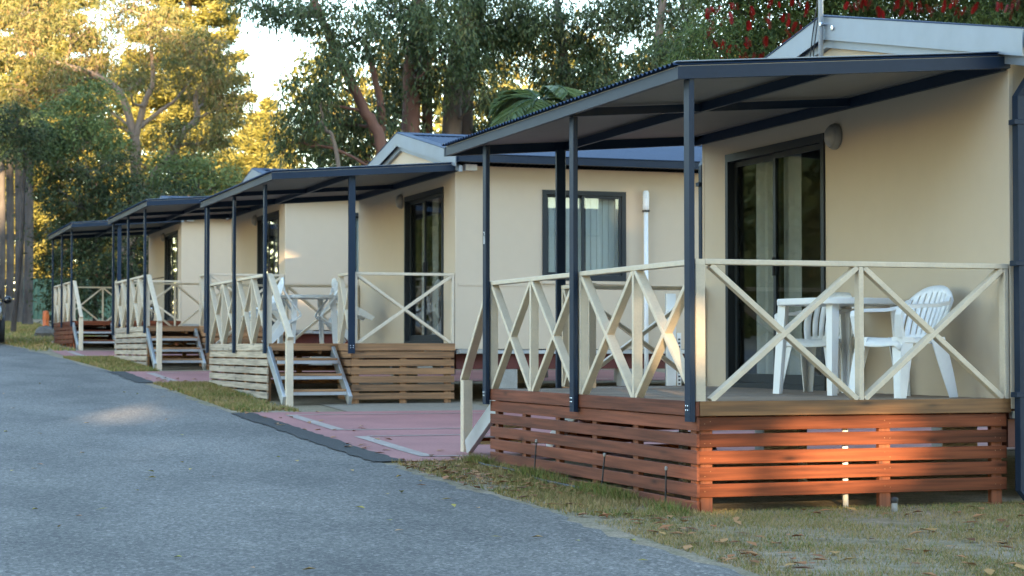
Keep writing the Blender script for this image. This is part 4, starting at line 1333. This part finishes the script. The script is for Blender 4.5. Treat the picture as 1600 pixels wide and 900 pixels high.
# bottlebrush behind the nearest cabin
D = 23.0
bb0 = groundpt(1330, D)
bbl = [(1110, 80, 50, 50), (1160, 40, 56, 44), (1200, 75, 40, 36), (1240, 20, 60, 44), (1180, 110, 44, 26), (1320, 0, 60, 44), (1400, 5, 60, 40), (1480, 10, 60, 44), (1560, 20, 60, 44), (1620, 10, 50, 50), (1300, -60, 120, 50), (1480, -60, 120, 50), (1150, -30, 90, 40), (1350, 40, 60, 34), (1500, 45, 70, 30), (1090, 130, 36, 26), (1270, 60, 40, 40)]
bbt = gum('bottlebrush_tree', 'bottlebrush tree with red flower spikes behind the nearest cabin roof', 'tree',
    [([bb0, at(1325, 200, D), at(1310, 90, D), at(1290, 0, D)], [.16, .13, .1, .05]), ([at(1325, 210, D), at(1230, 110, D), at(1150, 60, D)], [.1, .06, .02]), ([at(1325, 190, D), at(1420, 90, D), at(1520, 20, D)], [.1, .06, .02])],
    [bl(x, y, D + random.uniform(-.5, .5), rx, rz, 70) for x, y, rx, rz in bbl], .085, .018, L_BB, B_GREY, cov=6.0, droop=.7, clump=.26, limb_r=.022, per_clump=60)
M_RFL = mat('red_flower_bristles', (.36, .010, .012), .6, var=.4, vscale=25)
q = MB()
for i in range(26):
    z = -.055 + .11 * i / 25
    for k in range(7):
        a = 2.4 * i + k * 2 * math.pi / 7
        r = .034 * (1 - .35 * abs(2 * i / 25 - 1) ** 3)
        dx, dy = math.cos(a), math.sin(a)
        q.add([(dx * .004 - dy * .003, dy * .004 + dx * .003, z), (dx * .004 + dy * .003, dy * .004 - dx * .003, z), (dx * r, dy * r, z + .006)], [(0, 1, 2)])
fl = q.mesh('flower_spike', M_RFL)
base = np.array(bbt.location)
fpos = [(1148, 10), (1135, 30), (1122, 68), (1108, 48), (1145, 75), (1170, 70), (1172, 20), (1175, 45), (1198, 35), (1225, 25), (1235, 40), (1240, 58), (1255, 50), (1262, 15), (1275, 50), (1160, 95), (1185, 92), (1130, 90), (1115, 20), (1348, 10), (1352, 5), (1375, 18), (1395, 10), (1420, 5), (1435, 14), (1455, 20), (1480, 8), (1490, 2), (1500, 18), (1520, 12), (1560, 12), (1575, 20), (1590, 5), (1410, 22), (1330, 15), (1210, 5), (1245, 5), (1190, 62), (1225, 70), (1101, 25)]
for (x, y) in fpos:
    for _ in range(3):
        d = D - .80 + random.uniform(-.15, .25)
        p = at(x + random.uniform(-8, 8), y + random.uniform(-6, 6), d) - base
        s = random.uniform(.75, 1.2)
        mt = Matrix.Translation(p) @ Matrix.Rotation(random.uniform(-.6, .6), 4, 'X') @ Matrix.Rotation(random.uniform(-.6, .6), 4, 'Y') @ Matrix.Scale(s, 4)
        put('flower_spike', fl, bbt, mtx=mt)

# Norfolk pines far behind
def pine(name, label, px, d, top_py, base_len, tiers, zmin=3.0):
    b = groundpt(px, d)
    ztop = at(px, top_py, d)[2]
    t = empty(name, tuple(b), 0, label, 'tree', 'sunlit pines in the distance')
    H = ztop - b[2]
    P, r = curve([(0, 0, 0), (.05, 0, H * .5), (0, 0, H)], [.38, .24, .05], 8)
    paths = [(P, r)]
    Cs, Ds, Rn = [], [], []
    for i in range(tiers):
        f = i / (tiers - 1)
        z = zmin + (H - zmin) * f
        Lb = base_len * (1 - f) ** .75 + .35
        nb = 7
        for k in range(nb):
            a = 2 * math.pi * k / nb + i * .5 + random.uniform(-.15, .15)
            L = Lb * random.uniform(.8, 1.1)
            pts = np.array([[0, 0, z], [math.cos(a) * L * .5, math.sin(a) * L * .5, z - .12 * L * .5], [math.cos(a) * L, math.sin(a) * L, z + .02 * L]])
            BP, BR = curve(pts, [.06, .04, .015], 6)
            paths.append((BP, BR))
            n = int(330 * L)
            f2 = RNG.uniform(.18, 1, n) ** .8
            c = np.stack([np.interp(f2, np.linspace(0, 1, len(BP)), BP[:, j]) for j in range(3)], 1)
            side = np.array([-math.sin(a), math.cos(a), 0])
            wd = .28 * L * (1 - .5 * f2)[:, None]
            c = c + side * RNG.uniform(-1, 1, (n, 1)) * wd + RNG.normal(size=(n, 3)) * np.array([.10, .10, .16]) + np.array([0, 0, .08])
            Cs.append(c)
            Ds.append(np.array([math.cos(a), math.sin(a), .25]) * .6 + side * RNG.uniform(-1, 1, (n, 1)) + RNG.normal(size=(n, 3)) * .3)
            Rn.append(np.clip(RNG.normal(size=n) * .2 + .5, 0, 1))
    put('trunk', tubes_mesh('trunk', paths, B_GREY, 6), t)
    C_ = np.concatenate(Cs)
    put('crown', leaf_mesh('crown', C_, np.concatenate(Ds), .34 * RNG.uniform(.7, 1.3, len(C_)), .065, L_PINE, np.concatenate(Rn)), t)
pine('norfolk_pine', 'tall sunlit pine whose tiers show right of the gum crown', 290, 98, -330, 4.7, 24)
pine('norfolk_pine', 'sunlit pine behind the gum crown at the top left corner', 45, 104, -260, 6.2, 22)
pine('norfolk_pine', 'smaller sunlit pine low in the sky gap left of the leaning gum', 418, 92, 165, 3.2, 12)

# palm trunks at the left edge
def palm(px, d, h, r, label, fronds=16, fl_len=2.6, trunk_px=None, group='row of palms at the left edge'):
    b = groundpt(px, d)
    t = empty('palm_tree', tuple(b), 0, label, 'tree', group)
    zs = np.linspace(0, h, int(h / .12) + 2)
    rr = r * (1 + .35 * np.exp(-zs / .35)) * (1 + .035 * (np.arange(len(zs)) % 2))
    P = np.stack([.03 * np.sin(zs * .6), 0 * zs, zs], 1)
    put('trunk', tubes_mesh('trunk', [(P, rr)], B_PALM, 12), t)
    Cs, Ds, Ls, Rn, paths = [], [], [], [], []
    for k in range(fronds):
        a = 2 * math.pi * k / fronds + random.uniform(-.2, .2)
        up = random.uniform(-.35, 1.0)
        L = fl_len * random.uniform(.85, 1.1)
        dirh = np.array([math.cos(a), math.sin(a), 0])
        s = np.linspace(0, 1, 9)[:, None]
        pts = np.array([0, 0, h]) + dirh * L * s * (1 - .15 * s) + np.array([0, 0, 1]) * L * (up * s - (.55 + .25 * up) * s ** 2)
        paths.append((pts, np.linspace(.025, .006, 9)))
        n = 110
        f = np.repeat(np.linspace(.12, 1, n // 2), 2)
        c = np.stack([np.interp(f, s[:, 0], pts[:, j]) for j in range(3)], 1)
        tan = np.stack([np.interp(f, s[:, 0], np.gradient(pts[:, j])) for j in range(3)], 1)
        side = np.array([-math.sin(a), math.cos(a), 0]) * np.tile([1, -1], n // 2)[:, None]
        dd = unit(unit(tan) * .7 + side + np.array([0, 0, -.25]))
        ll = .42 * np.sin(np.clip(f, .1, .95) * 2.7) + .08
        Cs.append(c + dd * ll[:, None] * .5); Ds.append(dd); Ls.append(ll); Rn.append(np.clip(RNG.normal(size=n) * .15 + .5, 0, 1))
    put('rachis', tubes_mesh('rachis', paths, L_FROND, 5), t)
    put('crown', leaf_mesh('crown', np.concatenate(Cs), np.concatenate(Ds), np.concatenate(Ls), .045, L_FROND, np.concatenate(Rn)), t)
palm(2, 82, 8.5, .13, 'palm trunk cut by the left edge behind the parked car')
palm(14, 78, 8.2, .155, 'straight grey palm trunk just inside the left edge')
palm(28.5, 76, 8.0, .17, 'thick palm trunk in the middle of the left row')
palm(43, 72, 8.0, .17, 'rightmost palm trunk of the left row, nearest the dark shrubs')
palm(842, 32.5, 4.75, .12, 'green feather palm rising behind the second cabin roof', 12, .95, group='feather palms between the cabins')
palm(700, 33.2, 3.2, .10, 'low feather palm just above the second cabin ridge, left of the taller one', 11, 1.0, group='feather palms between the cabins')

# far wood that closes the view
def wood(name, label, ranges, size, m, cov=2.2):
    Cs, Rn = [], []
    for (px0, px1, d0, d1, py_top, hole) in ranges:
        for px in np.arange(px0, px1, 26):
            d = random.uniform(d0, d1)
            top = py_top + random.uniform(-25, 45)
            for py in np.arange(top, 520, 30):
                c, rad = bl(px + random.uniform(-14, 14), py + random.uniform(-10, 10), d, 24, 22)
                n = int(cov * math.pi * rad[0] * rad[2] / (size * size * .35 * .5))
                g = RNG.normal(size=(n, 3)) * np.array(rad) * .6
                P_ = np.asarray(c) + g
                Cs.append(P_); Rn.append(np.clip(RNG.normal(size=n) * .15 + random.uniform(.2, .75), 0, 1))
    C_ = np.concatenate(Cs)
    ok = C_[:, 2] > gz(C_[:, 1])
    C_ = C_[ok]; Rn = np.concatenate(Rn)[ok]
    o = put(name, leaf_mesh(name, C_, RNG.normal(size=C_.shape) + np.array([0, 0, -.3]), size * RNG.uniform(.7, 1.3, len(C_)), size * .35, m, Rn))
    return tag(o, label, 'trees', kind='stuff')
wood('far_woodland', 'sunlit far woodland closing the view behind the cabins', [(-330, 330, 112, 122, 120, 0), (330, 470, 108, 118, 330, 0), (470, 1720, 76, 92, 95, 0)], .46, L_FAR)

# tall wood behind the photographer and across the road: unseen, heights shaped to shade the cabins, gaps cut along sun rays
sdh = np.array([-math.sin(SUN_AZ), -math.cos(SUN_AZ), 0])
sdt = np.array([math.cos(SUN_AZ), -math.sin(SUN_AZ), 0])
S3 = np.array(SUNDIR)
NB = 330000
p = RNG.uniform(-32, 32, NB)
qd = RNG.uniform(28, 42, NB)
hmax = np.interp(p, [-32, -24, -20, -13, -11, -8, -4, 32], [20, 20, 25.6, 25.2, 26, 28, 24.5, 24]) + .6 * np.sin(p * .41) + .4 * np.sin(p * .93 + 1)
z = RNG.uniform(0, 1, NB) ** .85 * hmax
BP_ = sdh[None, :] * qd[:, None] + sdt[None, :] * p[:, None]
BP_[:, 2] = gz(BP_[:, 1]) + z
GAPS = []
def gap(pt, r, e=(1, 1)):
    GAPS.append((np.asarray(pt, float), r))
# leaves cut away so late sun reaches: nearest front slats, corner baluster, roof edges, a few road-side braces
for x in np.linspace(1130, 1165, 3): gap(np.array([5.22 + (x - 1128) / 232, 11.42, .28]), .10)
for x in np.linspace(1270, 1440, 9): gap(np.array([5.88 + (x - 1275) / 232, 11.42, .36]), .10)
gap((5.15, 11.45, 1.22), .06); gap((5.15, 11.45, 1.05), .05); gap((5.15, 12.55, 1.2), .06)
for yy in np.linspace(25.0, 27.6, 7): gap((4.93, yy, 3.56), .12)
gap((7.9, 24.2, 3.85), .12); gap((7.62, 24.2, 3.3), .0); gap((7.8, 24.2, 3.1), -.03); gap((9.92, 24.25, 3.02), .0); gap((10.02, 24.25, 2.8), -.03); gap((9.6, 24.25, 2.92), -.04)
gap((4.7, 35, 4.0), .0)
for xx in (2.5, 2.8, 3.1, 3.35): gap((xx, 22.25, .30), .04)
gap((3.2, 23.8, .35), .06); gap((5.4, 10.6, -.02), .0); gap((6.3, 10.9, -.02), .0)
keep = np.ones(NB, bool)
for pt, r in GAPS:
    rel = BP_ - pt
    tt = rel @ S3
    dist = np.linalg.norm(rel - tt[:, None] * S3, axis=1)
    keep &= dist > r + .14
BP_ = BP_[keep]
o = put('shade_woodland', leaf_mesh('shade_woodland', BP_, RNG.normal(size=BP_.shape) + np.array([0, 0, -.4]), .56, .42, L_GUM, RNG.uniform(.2, .8, len(BP_))))
tag(o, 'unseen tall wood behind the viewer and across the road, shaped to shade the cabins', 'trees', kind='stuff')
# trees across the road that show as reflections in the glass doors
n = 60000
yo = RNG.uniform(44, 140, n)
C_ = np.stack([-11.5 - .0009 * (yo - 20) ** 2 + RNG.uniform(-9, 0, n) + 1.2 * np.sin(yo * .7), yo, RNG.uniform(0, 1, n) ** .9 * (9 + .05 * (yo - 40) + 2 * np.sin(yo * .35))], 1)
n2 = 26000
C2 = np.stack([RNG.uniform(-45, 2, n2), RNG.uniform(142, 156, n2), RNG.uniform(0, 1, n2) ** .9 * 17], 1)
C_ = np.concatenate([C_, C2]); n += n2
C_[:, 2] += gz(C_[:, 1])
o = put('opposite_woodland', leaf_mesh('opposite_woodland', C_, RNG.normal(size=C_.shape), .6, .4, L_FAR, RNG.uniform(.1, .9, n)))
tag(o, 'sunlit trees across the road, reflected in the glass doors', 'trees', kind='stuff')

# ------------------------------------------------------------------ grass and litter
def grass(name, label, n, fx, fy, hmin, hmax, wid, bias=0.0, mask=None):
    x, y = fx(n), fy(n)
    if mask is not None:
        k = mask(x, y); x, y = x[k], y[k]
    n = len(x)
    h = RNG.uniform(hmin, hmax, n)
    a = RNG.uniform(0, 2 * math.pi, n)
    lean = RNG.normal(size=(n, 2)) * .45
    b = np.stack([x, y, gz(y) + .0], 1)
    s = np.stack([np.cos(a), np.sin(a), 0 * a], 1) * wid * RNG.uniform(.6, 1.3, (n, 1))
    tip = b + np.stack([lean[:, 0] * h, lean[:, 1] * h, h], 1)
    V = np.stack([b - s, b + s, tip], 1).reshape(-1, 3)
    o = put(name, np_mesh(name, V, np.arange(3 * n), np.full(n, 3), M_GRASS, np.clip(RNG.uniform(0, 1, n) + bias, 0, 1)))
    return tag(o, label, 'grass', kind='stuff')
def clumpy(x, y, f=1.0):
    v = np.sin(x * 3.1 + 1.3 * np.sin(y * 1.9)) * np.sin(y * 2.7 + 1.1 * np.sin(x * 2.3)) + .6 * np.sin(x * 7.3 + y * 5.1) * np.sin(y * 6.1 - x * 3.3)
    return RNG.uniform(-1.2, 1.0, len(x)) < v * f + .1
def off_road(x, y): return x > 4.25 - .0012 * np.maximum(0, y - 20) ** 2 + .05
U = RNG.uniform
grass('verge_grass', 'short dry patchy lawn before the nearest veranda', 170000, lambda n: U(4.2, 9.0, n), lambda n: U(7.2, 11.55, n), .010, .028, .0024, .02, lambda x, y: off_road(x, y) & clumpy(x, y, .9))
grass('verge_grass', 'patchy grass strip between road and red skirt', 40000, lambda n: U(4.25, 5.14, n), lambda n: U(11.3, 16.0, n), .012, .045, .0035, .0, lambda x, y: off_road(x, y) & clumpy(x, y, .9) & ((x > 4.5 + .25 * np.sin(y * 1.3 + 1)) | (RNG.uniform(0, 1, len(x)) < .35)))
grass('verge_grass', 'taller green grass tufts along the foot of the red skirt', 9000, lambda n: 5.04 - np.abs(RNG.normal(size=n)) * .07, lambda n: U(11.35, 15.9, n), .03, .10, .004, .35, lambda x, y: np.sin(y * 4.1) + .6 * np.sin(y * 9.7 + 1) + RNG.normal(size=len(x)) * .4 > .0)
grass('verge_grass', 'grass strip between road and second veranda', 26000, lambda n: U(4.05, 5.05, n), lambda n: U(22.9, 29.5, n), .02, .06, .007, .12, lambda x, y: off_road(x, y) & clumpy(x, y, 1))
grass('verge_grass', 'grass strip between road and third veranda', 16000, lambda n: U(3.7, 4.85, n), lambda n: U(33.3, 39.5, n), .02, .07, .011, .18, lambda x, y: off_road(x, y))
grass('verge_grass', 'grass verge beside the farthest veranda and palms', 26000, lambda n: U(1.0, 6.4, n), lambda n: U(43.5, 80, n), .03, .09, .02, .18, lambda x, y: off_road(x, y) & ((x < 4.5) | (y > 51)))

n = 420
fx_, fy_ = U(-1.5, 4.4, n), 7 + U(0, 1, n) ** 1.6 * 24
m2 = 300
fx_ = np.concatenate([fx_[:150], 4.3 + np.abs(RNG.normal(size=m2)) * .35, U(4.4, 9, 170), U(4.25, 5.0, 110)])
fy_ = np.concatenate([fy_[:150], U(9, 31, m2), U(7.3, 11.4, 170), U(12.5, 16.1, 110)])
kp = ~((fx_ > 4.12) & (fx_ < 4.8) & (fy_ > 15.9) & (fy_ < 22.9) & (U(0, 1, len(fx_)) < .8))
fx_, fy_ = fx_[kp], fy_[kp]
n = len(fx_)
Cf = np.stack([fx_, fy_, gz(fy_) + .016], 1)
ang = U(0, 2 * math.pi, n)
Df = np.stack([np.cos(ang), np.sin(ang), U(-.2, .2, n)], 1)
L_FALL = mat('fallen_leaf', kind='leaf', rough=.7, spec=.2, stops=[(0, (.14, .06, .03)), (.25, (.34, .13, .05)), (.5, (.42, .22, .10)), (.7, (.45, .30, .07)), (1, (.32, .30, .05))], trans=.05)
V = []
s = unit(np.cross(Df, np.array([0, 0, 1.0])))
big = np.where(fx_ > 4.2, 1.55, 1.0)[:, None]
lf = U(.04, .085, n)[:, None] * big; wf_ = U(.012, .024, n)[:, None] * big
upv = np.array([0, 0, 1.0]) * U(.004, .014, n)[:, None]
V = np.stack([Cf - Df * lf * .5, Cf + s * wf_ + upv, Cf + Df * lf * .5 + upv * .4, Cf - s * wf_ + upv], 1).reshape(-1, 3)
o = put('fallen_leaves', np_mesh('fallen_leaves', V, np.arange(4 * n), np.full(n, 4), L_FALL, np.where(fx_ > 4.2, U(0, .62, n), U(.35, 1, n))))
tag(o, 'scattered yellow and brown fallen leaves on road and verge', 'leaves', kind='stuff')
